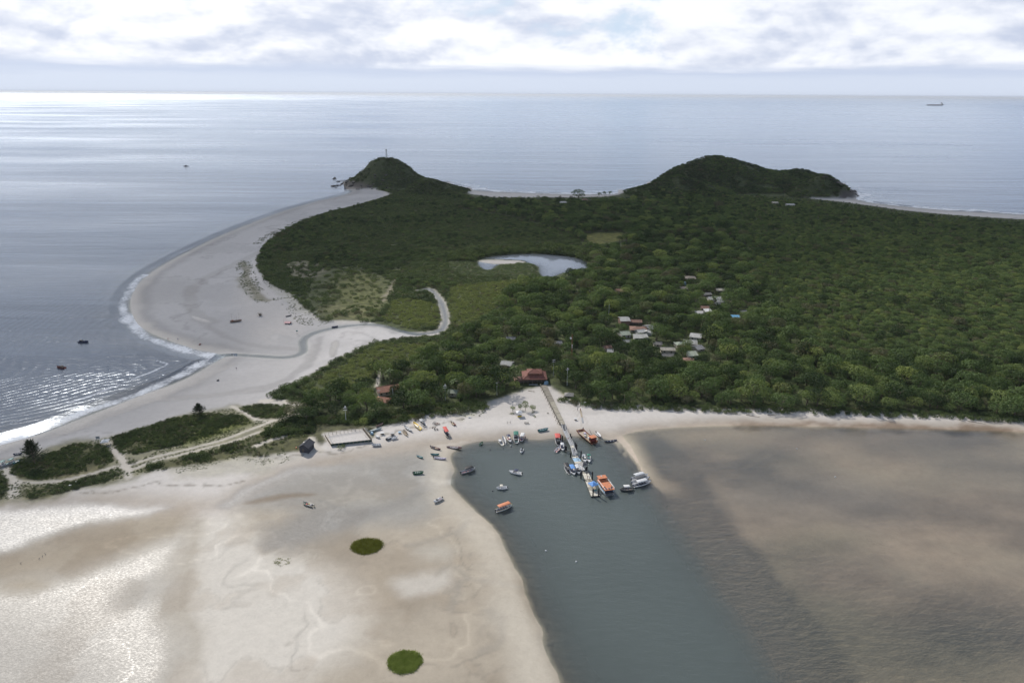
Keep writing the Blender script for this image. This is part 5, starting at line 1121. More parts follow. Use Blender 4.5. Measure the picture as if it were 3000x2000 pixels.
# ------------------------------------------------------------------ pier
def lerp(a, b, t): return a + (b - a) * t
def pier():
    base = F(1612, 1185, 0); base.z = hz1(base.x, base.y)
    t = thing('pier_walkway', 'straight concrete pier walkway of pale slabs with railing on its left', 'pier', base)
    def loc(p): return (p[0] - base.x, p[1] - base.y, p[2] - base.z)
    l0, l1, r0, r1 = F(1584,1128,1.9), F(1642,1243,1.9), F(1602,1128,1.9), F(1656,1242,1.9)
    n = 20
    for i in range(n):
        a, b = i / n, (i + 1) / n - .004
        dz = Vector((0, 0, .05 * ((i * 7) % 3 - 1)))
        MB().poly([loc(lerp(l0, l1, a) + dz), loc(lerp(l0, l1, b) + dz), loc(lerp(r0, r1, b) + dz), loc(lerp(r0, r1, a) + dz)][::-1], .28).obj('slab', P['concrete' if i > 8 else 'dconcrete'], t)
    nn = Vector((l1.y - l0.y, -(l1.x - l0.x), 0)).normalized()
    for i in range(27):
        q = lerp(l0, l1, (i + .5) / 27) - nn * .25 * (-1)
        q = lerp(l0, l1, (i + .5) / 27); MB().box(loc(q + Vector((-.25, 0, .45))), (.28, .28, 1.3), .4).obj('railing_post', P['dconcrete'], t)
        if i % 2: MB().tube(loc(q + Vector((-.3, 0, .9))), loc(q + Vector((-1.3, -.2, -1.6))), .12, n=5).obj('brace', P['dconcrete'], t)
    MB().tube(loc(l0 + Vector((-.25, 0, .95))), loc(l1 + Vector((-.25, 0, .95))), .09, n=5).obj('handrail', P['concrete'], t)
    MB().tube(loc(l0 + Vector((-.25, 0, .5))), loc(l1 + Vector((-.25, 0, .5))), .07, n=5).obj('handrail', P['concrete'], t)
    for i in range(9):
        for e0, e1 in ((l0, l1), (r0, r1)):
            q = lerp(e0, e1, (i + .5) / 9); MB().box(loc(Vector((q.x, q.y, .6))), (.35, .35, 2.3)).obj('support', P['dconcrete'], t)
    # gangway
    g = F(1664, 1295, 0); g.z = 0
    t2 = thing('gangway', 'narrow grey gangway with railings leading down from the pier to the pontoons', 'gangway', g)
    def lo(p): return (p[0] - g.x, p[1] - g.y, p[2] - g.z)
    secs = [((1645,1244,1.85),(1656,1243,1.85),(1649,1260,1.7),(1657,1260,1.7),'dgrey'), ((1649,1261,1.7),(1657.5,1261,1.7),(1670,1304,1.4),(1680,1303,1.4),'grey'), ((1670,1305,1.42),(1680,1304,1.42),(1673,1312,1.4),(1682,1311,1.4),'cream'), ((1673,1313,1.38),(1682,1312,1.38),(1678,1334,.8),(1691,1332,.8),'grey')]
    for a, b, c, d, cc in secs:
        A, B_, C, D_ = F(*a), F(*b), F(*c), F(*d); MB().poly([lo(A), lo(C), lo(D_), lo(B_)], .16).obj('deck', P[cc], t2)
        for e0, e1 in ((A, C), (B_, D_)):
            up = Vector((0, 0, 1.05)); MB().tube(lo(e0 + up), lo(e1 + up), .07, n=5).obj('handrail', P['lgrey'], t2); MB().tube(lo(e0 + up * .5), lo(e1 + up * .5), .05, n=5).obj('handrail', P['lgrey'], t2)
            k = max(2, int((e1 - e0).length / 2.0))
            for i in range(k): q = lerp(e0, e1, (i + .5) / k); MB().tube(lo(q), lo(q + up), .05, n=5).obj('railing_post', P['lgrey'], t2)
    def pile(par, lo_, fx, fy, h_, r=.30):
        q = F(fx, fy, 0); MB().tube(lo_((q.x, q.y, -1.5)), lo_((q.x, q.y, h_)), r, r, 10).obj('pile', P['pile'], par)
    for fx, fy, h_ in ((1643,1292,3.6), (1648,1289,2.6), (1671,1289,3.6), (1674,1292,2.6), (1685,1316,3.8), (1689,1317,3.0), (1656,1323,3.4), (1659,1320,2.6), (1671,1339,2.4)): pile(t2, lo, fx, fy, h_)
    for q0, q1 in (((1648,1289),(1671,1289)), ((1657,1321),(1685,1317))):
        A, B_ = F(*q0, 1.0), F(*q1, 1.0); MB().tube(lo(A), lo(B_), .2, n=6).obj('cross_beam', P['dconcrete'], t2)
    # pontoons
    def pontoon(label, corners, col_, z_, panels, piles, extras=()):
        cs = [F(x, y, z_) for x, y in corners]; c = sum(cs, Vector()) / 4; c.z = 0
        tt = thing('pontoon', label, 'pontoon', c); lc = lambda p: (p[0] - c.x, p[1] - c.y, p[2] - c.z)
        for i in range(panels):
            a, b = i / panels, (i + 1) / panels - .006
            MB().poly([lc(lerp(cs[0], cs[3], a)), lc(lerp(cs[0], cs[3], b)), lc(lerp(cs[1], cs[2], b)), lc(lerp(cs[1], cs[2], a))], .5).obj('deck_panel', P[col_ if (i % 3) else extras[0]] if extras else P[col_], tt)
        for e0, e1 in ((cs[0], cs[3]), (cs[1], cs[2]), (cs[3], cs[2])):
            dn = Vector((0, 0, -.18)); MB().tube(lc(e0 + dn), lc(e1 + dn), .16, n=6).obj('fender', P['black'], tt)
        for fx, fy, h_ in piles: pile(tt, lc, fx, fy, h_)
        return tt, lc
    pontoon('first pontoon, pale blue, at the foot of the gangway', [(1674,1337),(1692,1335),(1707,1355),(1685,1357)], 'skyblue', .55, 4, [(1702,1340,3.6)], ('cream',))
    pontoon('second pontoon, light grey, left of the dark pavilion', [(1685.5,1358),(1700,1357),(1716,1377),(1700,1378)], 'lgrey', .55, 3, [(1719,1379,2.2), (1716,1381,2.2)], ('lgrey',))
    pontoon('long outer pontoon of beige decking ending beside the ferry', [(1704,1379),(1721,1378),(1757,1451),(1732,1453)], 'cream', .6, 9, [(1702,1401,3.6), (1735,1403,3.8), (1737,1455,4.0), (1753,1454,4.2)], ('concrete',))
pier()
def canopy_tent(name, label, fx, fy, w, h_, roof, post, zbase, rz=.5, counter=None, cat='shelter'):
    c = F(fx, fy, zbase); t = thing(name, label, cat, (c.x, c.y, zbase), rz)
    m_ = MB(); a = w / 2 + .25
    m_.v = [(-a, -a, h_), (a, -a, h_), (a, a, h_), (-a, a, h_), (0, 0, h_ + w * .32), (-a, -a, h_ - .12), (a, -a, h_ - .12), (a, a, h_ - .12), (-a, a, h_ - .12)]
    m_.f = [(0, 1, 4), (1, 2, 4), (2, 3, 4), (3, 0, 4), (5, 6, 1, 0), (6, 7, 2, 1), (7, 8, 3, 2), (8, 5, 0, 3), (8, 7, 6, 5)]; m_.obj('roof', P[roof], t)
    for x in (-1, 1):
        for y in (-1, 1): MB().tube((x * w / 2, y * w / 2, 0), (x * w / 2, y * w / 2, h_ + .02), .06, n=5).obj('post', P[post], t)
    if counter:
        MB().box((0, -w * .38, .5), (w * .8, .5, 1.0)).obj('counter', P[counter], t); MB().box((0, -w * .4, 1.04), (w * .86, .62, .07)).obj('counter_top', P['blue'], t)
    return t
canopy_tent('pavilion', 'small pavilion with dark pyramid roof on the pontoons', 1708, 1372, 2.9, 2.4, 'dgrey', 'dgrey', .58, .55)
canopy_tent('tent', 'blue pyramid tent on the outer pontoon beside the ferry', 1737, 1430, 2.9, 2.3, 'blue', 'metal', .62, .55)
canopy_tent('kiosk', 'white pyramid roofed kiosk with yellow counter on the sand by small trees', 1521, 1218, 2.6, 2.3, 'lgrey', 'white', hz1(*F(1521,1218).xy), .2, 'yellow', 'kiosk')
canopy_tent('kiosk', 'white pyramid roofed lifeguard shelter at the top of the sea beach', 310, 1303, 3.0, 2.2, 'lgrey', 'dgrey', hz1(*F(310,1303).xy), .3, None, 'shelter')
def sign_board():
    c = F(291, 1303, 0); t = thing('notice_board', 'grey board on two tall legs beside the lifeguard shelter', 'sign', (c.x, c.y, hz1(c.x, c.y)), .2)
    for x in (-.6, .6): MB().tube((x, 0, 0), (x, 0, 3.4), .06).obj('leg', P['lgrey'], t)
    MB().box((0, -.05, 3.2), (1.7, .08, 1.5)).obj('panel', P['grey'], t)
sign_board()
for nm, lab, fx, fy, cc in (('sign', 'green and white sun parasol table right of the pontoon tent', 1744, 1440, 'teal'),):
    c = F(fx, fy, .6); t = thing('market_table', 'small teal topped table on the pontoon in front of the blue tent', 'table', (c.x, c.y, .6), .5)
    MB().box((0, 0, .75), (1.3, .9, .06)).obj('table_top', P[cc], t)
    for x in (-.55, .55):
        for y in (-.35, .35): MB().tube((x, y, 0), (x, y, .75), .035, n=5).obj('leg', P['white'], t)

# ------------------------------------------------------------------ houses
def roof_mesh(w, d, eave, rise, shape, over=.45):
    m_ = MB(); a, b = w / 2 + over, d / 2 + over; z = eave; th = .14
    if shape == 'shed':
        m_.poly([(-a, -b, z), (a, -b, z), (a, b, z + rise * .7), (-a, b, z + rise * .7)], th)
    else:
        ra = a if shape == 'gable' else max(.3, a - b)
        t = [(-a, -b, z), (a, -b, z), (a, b, z), (-a, b, z), (-ra, 0, z + rise), (ra, 0, z + rise)]; n = len(t)
        m_.v = t + [(x, y, q - th) for x, y, q in t]
        m_.f = [(0, 1, 5, 4), (2, 3, 4, 5), (1, 2, 5), (3, 0, 4)] if shape == 'hip' else [(0, 1, 5, 4), (2, 3, 4, 5)]
        m_.f += [tuple(reversed([q + n for q in f])) for f in list(m_.f)]
        if shape == 'hip': m_.f += [(i, n + i, n + (i + 1) % 4, (i + 1) % 4) for i in range(4)]
        else: m_.f += [(0, 6, 7, 1), (2, 8, 9, 3), (0, 4, 10, 6), (4, 3, 9, 10), (1, 7, 11, 5), (5, 11, 8, 2)]
    return m_
def walls(w, d, eave, rise, shape):
    m_ = MB(); a, b = w / 2, d / 2
    if shape == 'shed': m_.v = [(-a,-b,-.4),(a,-b,-.4),(a,b,-.4),(-a,b,-.4),(-a,-b,eave-.02),(a,-b,eave-.02),(a,b,eave+rise*.62),(-a,b,eave+rise*.62)]; m_.f = [(0,1,5,4),(1,2,6,5),(2,3,7,6),(3,0,4,7),(4,5,6,7)]
    elif shape == 'gable': m_.v = [(-a,-b,-.4),(a,-b,-.4),(a,b,-.4),(-a,b,-.4),(-a,-b,eave-.04),(a,-b,eave-.04),(a,b,eave-.04),(-a,b,eave-.04),(-a,0,eave+rise*.8),(a,0,eave+rise*.8)]; m_.f = [(0,1,5,4),(2,3,7,6),(1,2,6,9,5),(3,0,4,8,7)]
    else: m_.box((0, 0, eave / 2 - .2), (w, d, eave + .3))
    return m_
ROOFC = {'grey':'r_grey','clay':'r_clay','slate':'r_slate','pale':'r_pale','green':'r_green','sand':'r_sand','stain':'r_stain','white':'r_white','blue':'r_blue','wood':'r_wood','thatch':'r_thatch'}
def house(label, cx, cy, w, d, eave, rise, turn, shape, rc, wc, name='house', cat='house'):
    z = hz1(cx, cy); t = thing(name, label, cat, (cx, cy, z), R(turn)); e = eave - z + .2 if eave > 2 else eave
    wl = walls(w, d, e, rise, shape).obj('wall', P['w_' + wc], t); rf = roof_mesh(w, d, e, rise, shape).obj('roof', P[rc], t)
    if shape != 'shed':
        ra = w / 2 + .45 if shape == 'gable' else max(.3, w / 2 - d / 2); MB().tube((-ra, 0, e + rise + .02), (ra, 0, e + rise + .02), .11, n=6).obj('ridge_cap', P[rc], rf)
    k = max(1, int(w / 3))
    for i in range(k):
        x = -w / 2 + w * (i + .5) / k
        if i == k // 2 and k > 1:
            dr = MB().box((x, -d / 2 - .03, .95), (.85, .08, 2.0)).obj('door', P['w_wood'], t)
        else:
            fr = MB().box((x, -d / 2 - .03, e * .58), (1.05, .07, .95)).obj('window_frame', P['w_white' if wc == 'dark' else 'w_wood'], t); MB().box((x, -d / 2 - .075, e * .58), (.85, .03, .75)).obj('pane', P['glass'], fr)
    return t
for key, box_, eave, turn, shape, rc, wc, lab in HOUSES:
    cx, cy, w, d, eave, rise = HGEO[key]; house(lab, cx, cy, w, d, eave, rise, turn, shape, ROOFC[rc], wc)
c = F(1136, 1141, 3); house('long house with orange tiled gable roof behind the left grove', c.x, c.y, 12, 8, 3.4, 2.0, 22, 'gable', 'r_orange', 'cream')
c = F(1120, 1172, 2.6); house('orange tiled cottage in front of the long tiled house', c.x, c.y, 7.5, 6, 2.8, 1.7, -14, 'hip', 'r_orange', 'cream')
c = F(899, 1312, 1.5); 
def thatch_hut():
    q = F(900, 1322, 0); z = hz1(q.x, q.y); t = thing('thatched_hut', 'charcoal grey thatched hut standing alone above the flats', 'hut', (q.x, q.y, z), R(78))
    walls(5.6, 4.6, 2.7, 1.8, 'gable').obj('wall', P['r_dthatch'], t); rf = roof_mesh(5.6, 4.6, 2.7, 1.8, 'gable', .5).obj('roof', P['r_dthatch'], t)
    MB().tube((-3.2, 0, 4.53), (3.2, 0, 4.53), .1).obj('ridge_cap', P['dgrey'], rf); MB().box((.6, 1.5, 3.62), (.9, .7, .05)).obj('patch', P['cream'], rf)
    MB().box((-2.85, .4, 1.0), (.08, .9, 2.0)).obj('door', P['w_dark'], t)
thatch_hut()
def pavilion_house():
    q = F(1566, 1134, 0); z = hz1(q.x, q.y); cy = q.y + 7.5
    t = thing('tiled_pavilion', 'large pavilion with two tier red tile roof at the head of the pier', 'building', (q.x, cy, z), R(2))
    W_, D_ = 14.5, 12.5
    MB().box((0, 1.0, 1.5), (W_ - 2.5, D_ - 4, 3.2)).obj('wall', P['w_dark'], t)
    def hip(a0, b0, z0, a1, b1, z1, nm):
        m_ = MB(); m_.v = [(-a0,-b0,z0),(a0,-b0,z0),(a0,b0,z0),(-a0,b0,z0),(-a1,-b1,z1),(a1,-b1,z1),(a1,b1,z1),(-a1,b1,z1)] ; n = 8; m_.v += [(x, y, q_ - .16) for x, y, q_ in m_.v]
        m_.f = [(0,1,5,4),(1,2,6,5),(2,3,7,6),(3,0,4,7),(12,13,9,8),(13,14,10,9),(14,15,11,10),(15,12,8,11),(0,8,9,1),(1,9,10,2),(2,10,11,3),(3,11,8,0),(4,5,6,7)]
        r_ = m_.obj(nm, P['r_tile'], t)
        for i, j in ((0, 4), (1, 5), (2, 6), (3, 7)): MB().tube(m_.v[i], m_.v[j], .13, n=5).obj('hip_ridge', P['r_orange'], r_)
        MB().tube(m_.v[4], m_.v[5], .12, n=5).obj('ridge_cap', P['r_orange'], r_); return r_
    hip(W_ / 2, D_ / 2, 3.2, 3.9, 3.0, 5.0, 'lower_roof'); MB().box((0, 0, 5.3), (7.4, 5.6, .8)).obj('clerestory', P['w_dark'], t); up = hip(4.4, 3.5, 5.7, 1.0, .1, 7.2, 'upper_roof')
    MB().tube((-4.4, -3.52, 5.66), (4.4, -3.52, 5.66), .14, n=5).obj('eave_board', P['r_orange'], t)
    MB().tube((-W_ / 2, -D_ / 2 - .02, 3.1), (W_ / 2, -D_ / 2 - .02, 3.1), .13, n=5).obj('eave_board', P['r_orange'], t)
    for i in range(6): MB().box((-W_ / 2 + .6 + (W_ - 1.2) * i / 5, -D_ / 2 + .5, 1.5), (.25, .25, 3.1)).obj('post', P['w_wood'], t)
    for i in range(3): w_ = MB().box((-3 + 3 * i, -3.06, 1.7), (1.6, .08, 1.2)).obj('window_frame', P['w_wood'], t); MB().box((-3 + 3 * i, -3.115, 1.7), (1.35, .03, 1.0)).obj('pane', P['glass'], w_)
    MB().box((-1, -D_ / 2 - 1.2, .45), (5, .6, .12)).obj('terrace_bench', P['lgrey'], t)
    q2 = F(1524, 1110, 2.5); house('low wing with brown tile roof joined left of the tiled pavilion', q2.x, q2.y, 7, 6, 2.6, 1.3, 8, 'hip', 'r_clay', 'dark')
pavilion_house()
def flat_shed(label, fx, fy, w, d, h_, rc, turn):
    q = F(fx, fy, h_); z = hz1(q.x, q.y); t = thing('stall', label, 'stall', (q.x, q.y, z), R(turn))
    MB().poly([(-w/2,-d/2,h_),(w/2,-d/2,h_),(w/2,d/2,h_+.25),(-w/2,d/2,h_+.25)], .08).obj('roof', P[rc], t)
    for x in (-1, 1):
        for y in (-1, 1): MB().tube((x*(w/2-.15), y*(d/2-.15), 0), (x*(w/2-.15), y*(d/2-.15), h_), .05, n=5).obj('post', P['wood'], t)
    MB().box((0, d*.2, h_*.35), (w*.7, .5, h_*.6)).obj('bench', P['w_wood'], t)
flat_shed('low white roofed stall on the grass right of the court', 1120, 1272, 1.9, 1.4, 1.0, 'r_white', 10)
flat_shed('low stall with pale roof farther right of the court', 1150, 1273, 1.8, 1.3, 1.0, 'r_pale', 4)
flat_shed('low stall under light blue sheet near the yellow canoe', 1171, 1270, 1.4, 1.1, .7, 'skyblue', 8)
flat_shed('small dark stall on the spit of sand', 761, 922, 3.2, 2.6, 2.2, 'dgrey', -10)
flat_shed('white stand on the sand just right of the pier', 1686, 1231, 1.4, 1.1, .8, 'r_white', -6)
q = F(844, 947, 1.6); house('red shack with pinkish roof alone on the spit', q.x, q.y, 3.6, 3.0, 2.2, .7, -8, 'gable', 'pink', 'dark', 'shack', 'shack')
MATS['w_red'] = None
def white_frame():
    q = F(837, 949, 0); t = thing('pole_rack', 'white pole frame standing left against the red shack', 'frame', (q.x, q.y, hz1(q.x, q.y)))
    for x in (-1.1, 1.1): MB().tube((x, 0, 0), (x, 0, 2.2), .07).obj('post', P['pink'], t)
    MB().tube((-1.1, 0, 2.2), (1.1, 0, 2.2), .07).obj('crossbar', P['pink'], t)
white_frame()
def sign_post(label, fx, fy):
    q = F(fx, fy, 0); t = thing('sign_post', label, 'sign', (q.x, q.y, hz1(q.x, q.y)))
    for x in (-.4, .4): MB().tube((x, 0, 0), (x, 0, 2.6), .06).obj('leg', P['wood'], t)
    MB().box((0, -.06, 2.5), (1.2, .08, .7)).obj('panel', P['teal'], t)
sign_post('teal sign on two legs on the spit above the creek', 871, 980)
# ------------------------------------------------------------------ fenced court
def court():
    A, B_, C, D_ = F(953,1284,0), F(1064,1266,0), F(1090,1299,0), F(971,1312,0); c = (A + B_ + C + D_) / 4; z = hz1(c.x, c.y)
    t = thing('sand_court', 'fenced sand court with dark green boards along its front', 'court', (c.x, c.y, z)); lo = lambda p, h_=0: (p.x - c.x, p.y - c.y, h_)
    MB().poly([lo(A, .12), lo(D_, .12), lo(C, .12), lo(B_, .12)][::1], .3).obj('sand_floor', P['sandm'], t)
    def side(p0, p1, n, h_, board, rails, bm_='gboard'):
        for i in range(n + 1):
            q = lerp(p0, p1, i / n); MB().box(lo(q, h_ / 2), (.14, .14, h_)).obj('post', P['lwood'], t)
        if board:
            for i in range(n):
                a, b = lerp(p0, p1, i / n + .004), lerp(p0, p1, (i + 1) / n - .004); m_ = (a + b) / 2; d = b - a
                MB().box(lo(m_, board / 2 + .05), (d.length, .06, board), math.atan2(d.y, d.x)).obj('board', P[bm_], t)
        for r_ in rails:
            MB().tube(lo(p0, r_), lo(p1, r_), .05, n=5).obj('rail', P['lwood'], t)
    side(A, B_, 10, 2.2, 0, (.8, 1.5, 2.15)); side(B_, C, 7, 2.0, 1.7, (2.0,), 'w_wood'); side(D_, C, 11, 1.2, 1.1, (1.2,)); side(A, D_, 7, 1.3, 1.1, (1.3,), 'w_wood')
    for p_, s_ in ((lerp(A, D_, .5), 1), (lerp(B_, C, .5), -1)):
        q = lerp(p_, c, .12); g_ = thing('goal', 'white goal at the %s end of the sand court' % ('left' if s_ > 0 else 'right'), 'goal', (q.x, q.y, z + .12), math.atan2((C - B_).y, (C - B_).x))
        for x in (-1.3, 1.3): MB().tube((x, 0, 0), (x, 0, 1.8), .06).obj('post', P['white'], g_)
        MB().tube((-1.3, 0, 1.8), (1.3, 0, 1.8), .06).obj('crossbar', P['white'], g_)
court()
# ------------------------------------------------------------------ poles and mast
def pole(label, fx, fy, h_, arms=1, top=None, col_='lgrey', zoff=0):
    q = F(fx, fy, 0); t = thing('utility_pole', label, 'pole', (q.x, q.y, hz1(q.x, q.y) + zoff)); MB().tube((0, 0, 0), (0, 0, h_), .16, .10, 7).obj('shaft', P[col_], t)
    for i in range(arms):
        a_ = MB().box((0, 0, h_ - .5 - i * 1.1), (2.0, .14, .14), .3).obj('crossarm', P[col_], t)
        for x in (-.8, 0, .8): MB().tube((x * .95, x * .28, h_ - .43 - i * 1.1), (x * .95, x * .28, h_ - .15 - i * 1.1), .05, n=5).obj('insulator', P['w_white'], a_)
    if top: MB().box((.1, 0, h_ + .2), (.6, .5, .6), taper=.7).obj('transformer', P[top], t)
pole('utility pole with lilac top beside the forest right of the pier', 1661, 1136, 10.5, 1, 'lilac')
pole('double armed utility pole behind the tiled pavilion', 1621, 1108, 11, 2)
pole('utility pole between the two orange roofs', 1153, 1190, 9.5, 0)
pole('utility pole rising from bushes left of the orange cottage', 1113, 1192, 9, 1)
pole('white utility pole by the pale green roof', 1305, 1178, 9, 2, 'white')
pole('utility pole over the dark grove behind the court', 1015, 1245, 9, 2, 'white')
pole('slim utility pole at the forest edge left of the pier sand', 1456, 1163, 8, 1)
pole('lamp pole on the sand beside the kiosk', 1502, 1208, 5, 0, 'grey')
pole('slim pole in the trees left of the two storey house', 1782, 945, 13, 0)
pole('thin pole standing on the right hand beach', 1827, 1195, 7, 0, None, 'wood')
def mast_tower():
    q = F(1673, 1078, 0); t = thing('radio_mast', 'rusty lattice radio mast with white dish above the forest', 'mast', (q.x, q.y, hz1(q.x, q.y))); H_ = 21; w = .55
    for a in (0, 1, 2): x, y = w * math.cos(a * 2.094), w * math.sin(a * 2.094); MB().tube((x, y, 0), (x * .7, y * .7, H_), .07, n=5).obj('leg', P['rust'], t)
    m_ = MB()
    for i in range(22):
        for a in range(3):
            k0, k1 = 1 - .3 * i / 22, 1 - .3 * (i + 1) / 22; b = (a + 1) % 3; z0, z1 = H_ * i / 22, H_ * (i + 1) / 22
            m_.tube((w*k0*math.cos(a*2.094), w*k0*math.sin(a*2.094), z0), (w*k1*math.cos(b*2.094), w*k1*math.sin(b*2.094), z1), .035, n=4, cap=False)
    m_.obj('lattice', P['rust'], t); MB().tube((-.9, -.3, H_ - 2.5), (-.9, -.75, H_ - 2.5), .55, .62, 12).obj('dish', P['white'], t); MB().tube((-.9, -.3, H_ - 2.5), (-.2, 0, H_ - 2.5), .05).obj('bracket', P['metal'], t)
    MB().box((.1, 0, H_ * .62), (.5, .4, 2.2)).obj('antenna_panel', P['white'], t)
mast_tower()
# ------------------------------------------------------------------ lighthouse
P['bright'] = simple('bright_white_paint', (.82,.82,.80), .5, var=.05)
def lighthouse():
    x = np.interp(0, [0], [0]); d = D(888, 364, 0); y = 1285.0; X = (d.x / d.y) * y; z = hz1(X, y); z -= .8
    t = thing('lighthouse', 'slender white lighthouse on top of the left headland', 'lighthouse', (X, y, z)); Hh = 17.5
    def lathe(prof, nm, mat, n=14):
        m_ = MB()
        for r_, zz in prof:
            for i in range(n): a = 2 * math.pi * i / n; m_.v.append((r_ * math.cos(a), r_ * math.sin(a), zz))
        for j in range(len(prof) - 1):
            for i in range(n): m_.f.append((j*n+i, j*n+(i+1)%n, (j+1)*n+(i+1)%n, (j+1)*n+i))
        m_.f.append(tuple(range((len(prof)-1)*n, len(prof)*n))); return m_.obj(nm, mat, t)
    lathe([(2.5, 0), (2.5, 1.6), (1.75, 1.7), (1.35, Hh - 3.2), (1.35, Hh - 3.0)], 'tower', P['bright']); lathe([(2.0, Hh - 3.0), (2.1, Hh - 2.6), (2.1, Hh - 2.5)], 'gallery', P['bright']); lathe([(1.0, Hh - 2.5), (1.0, Hh - .9)], 'lantern', P['glass']); lathe([(1.3, Hh - .9), (.5, Hh - .1), (.12, Hh), (.1, Hh + .9)], 'dome', P['bright'])
    for i in range(3): MB().box((0, -1.62 + i * .09, 2.6 + 2.4 * i), (.5, .12, .8)).obj('window', P['glass'], t)
lighthouse()
# ------------------------------------------------------------------ special trees
def sheoak(label, fx, fy, h_, spread, seed, dense=70, droop=.0):
    q = F(fx, fy, 0); z = hz1(q.x, q.y); rg = np.random.default_rng(seed); t = thing('she_oak', label, 'tree', (q.x, q.y, z))
    tr = MB(); tr.tube((0, 0, -.2), (.2, 0, h_ * .5), .22, .14, 7); tr.tube((.2, 0, h_ * .5), (.1, .1, h_ * .9), .14, .04, 6)
    C = []; Nn = []; V = []; Fc = []; o = 0
    for i in range(dense):
        u = rg.random() ** .8; a = rg.uniform(0, 6.28); z0 = h_ * (.16 + .74 * u); ln = spread * (1.05 - .75 * u) * rg.uniform(.6, 1.15); el_ = .15 + .9 * u + rg.uniform(-.2, .3)
        p0 = np.array([.15, 0, z0]); d = np.array([math.cos(a) * math.cos(el_), math.sin(a) * math.cos(el_), math.sin(el_)]); p1 = p0 + d * ln
        tr.tube(tuple(p0), tuple(p0 + d * ln * .8), .05, .015, 4, False)
        k = int(16 + 14 * rg.random()); s = rg.uniform(.3, 1.0, (k, 1)); base = p0 + d * ln * s
        tip = base + d * rg.uniform(.25, .7, (k, 1)) + rg.normal(0, .22, (k, 3)) - np.array([0, 0, droop]); sd = np.cross(tip - base, rg.normal(0, 1, (k, 3))); sd /= np.linalg.norm(sd, axis=1)[:, None] + 1e-9; w = .09
        v = np.stack([base - sd * w, base + sd * w, tip + sd * w * .4, tip - sd * w * .4], 1).reshape(-1, 3); V.append(v); Fc.append(np.arange(len(v)).reshape(-1, 4) + o); o += len(v)
    tr.obj('trunk', BARK, t); obj('crown', mesh_np('needle_crown', np.vstack(V), np.vstack(Fc), NEEDLE), t)
sheoak('feathery she-oak at the left end of the dunes', 104, 1366, 12.0, 6.2, 1, 260)
sheoak('smaller feathery she-oak behind the long dune thicket', 585, 1222, 6.0, 3.8, 2, 140)
def broad(label, fx, fy, r, hs, tone, k=0, name='shore_tree', lift=0):
    q = F(fx, fy, 0); t = thing(name, label, 'tree', (q.x, q.y, hz1(q.x, q.y) + lift), k * 1.3, None, (r, r, r * hs)); c_ = obj('crown', TREE_CROWN[k % 6], t); c_['tone'] = tone; obj('trunk', TREE_TRUNK[k % 3], t)
broad('small sea almond tree left of the beach kiosk', 1502, 1212, 1.5, 1.5, .35, 0, 'sea_almond'); broad('small sea almond tree right behind the beach kiosk', 1524, 1206, 1.3, 1.9, .3, 1, 'sea_almond')
broad('tallest sea almond tree on the open sand', 1539, 1209, 1.9, 1.9, .4, 2, 'sea_almond'); broad('flat topped sea almond tree rightmost on the open sand', 1560, 1208, 1.9, 1.2, .38, 3, 'sea_almond')
broad('bright lime green tree inside the lower village', 1995, 1042, 3.6, 1.2, .62, 4); broad('bright green tree in front of the mossy hip roof', 2012, 1026, 3.8, 1.2, .5, 1)
broad('yellow green round tree in the middle of the village', 1970, 968, 4.2, 1.3, .6, 2); broad('yellow flowering tree at the forest edge of the right beach', 1908, 1168, 3.4, 1.4, .7, 3)
broad('yellowish bush tree by the court corner', 1068, 1256, 2.6, 1.1, .7, 5)
q_ = F(1695, 590, 0); broad('lone tall spreading tree on the far beach skyline', 1694, 590, 11.5, .95, -.15, 2, 'lone_tree')
def palm(label, fx, fy, h_, s=1.0, seed=0):
    q = F(fx, fy, 0); rg = np.random.default_rng(seed); t = thing('palm_tree', label, 'palm', (q.x, q.y, hz1(q.x, q.y)), rg.uniform(0, 6)); m_ = MB(); m_.tube((0, 0, -.2), (.3, 0, h_ * .5), .2, .16, 7); m_.tube((.3, 0, h_ * .5), (.4, .1, h_), .16, .12, 7); m_.obj('trunk', BARK, t)
    for i in range(13):
        a = i * 2.4; el_ = .9 - .09 * i; V = []; Fc = []; L = 2.6 * s
        for j in range(7):
            u = j / 6; x = L * u; zz = h_ + math.sin(el_) * x - 1.5 * u * u * s; w = .42 * s * math.sin(math.pi * min(.97, u + .12)) + .02; cx, cy = x * math.cos(el_ * .6) * math.cos(a), x * math.cos(el_ * .6) * math.sin(a)
            V += [(.4 + cx - w * math.sin(a), .1 + cy + w * math.cos(a), zz - .12), (.4 + cx, .1 + cy, zz), (.4 + cx + w * math.sin(a), .1 + cy - w * math.cos(a), zz - .12)]
        for j in range(6): Fc += [(3*j, 3*j+1, 3*j+4, 3*j+3), (3*j+1, 3*j+2, 3*j+5, 3*j+4)]
        obj('frond', mesh_np('frond', V, Fc, SHRUB), t)
palm('left palm of the group on the far beach skyline', 1756, 585, 9, 2.2, 1); palm('middle palm of the group on the far beach skyline', 1770, 586, 11, 2.2, 2); palm('right palm of the group on the far beach skyline', 1786, 585, 11, 2.2, 3)
palm('palm rising from the bushes left of the long tiled house', 1143, 1128, 8, 1.4, 4); palm('palm beside the small grey roof in the village', 1802, 1012, 10, 1.5, 5); palm('palm above the orange brown hip roof', 1905, 958, 11, 1.5, 6); palm('palm right of the pale awning roofs in the upper village', 2090, 912, 10, 1.6, 7); palm('palm at the left of the tiled pavilion', 1508, 1118, 8, 1.4, 8); palm('palm in front of the pale green roof', 1330, 1160, 8, 1.4, 9)
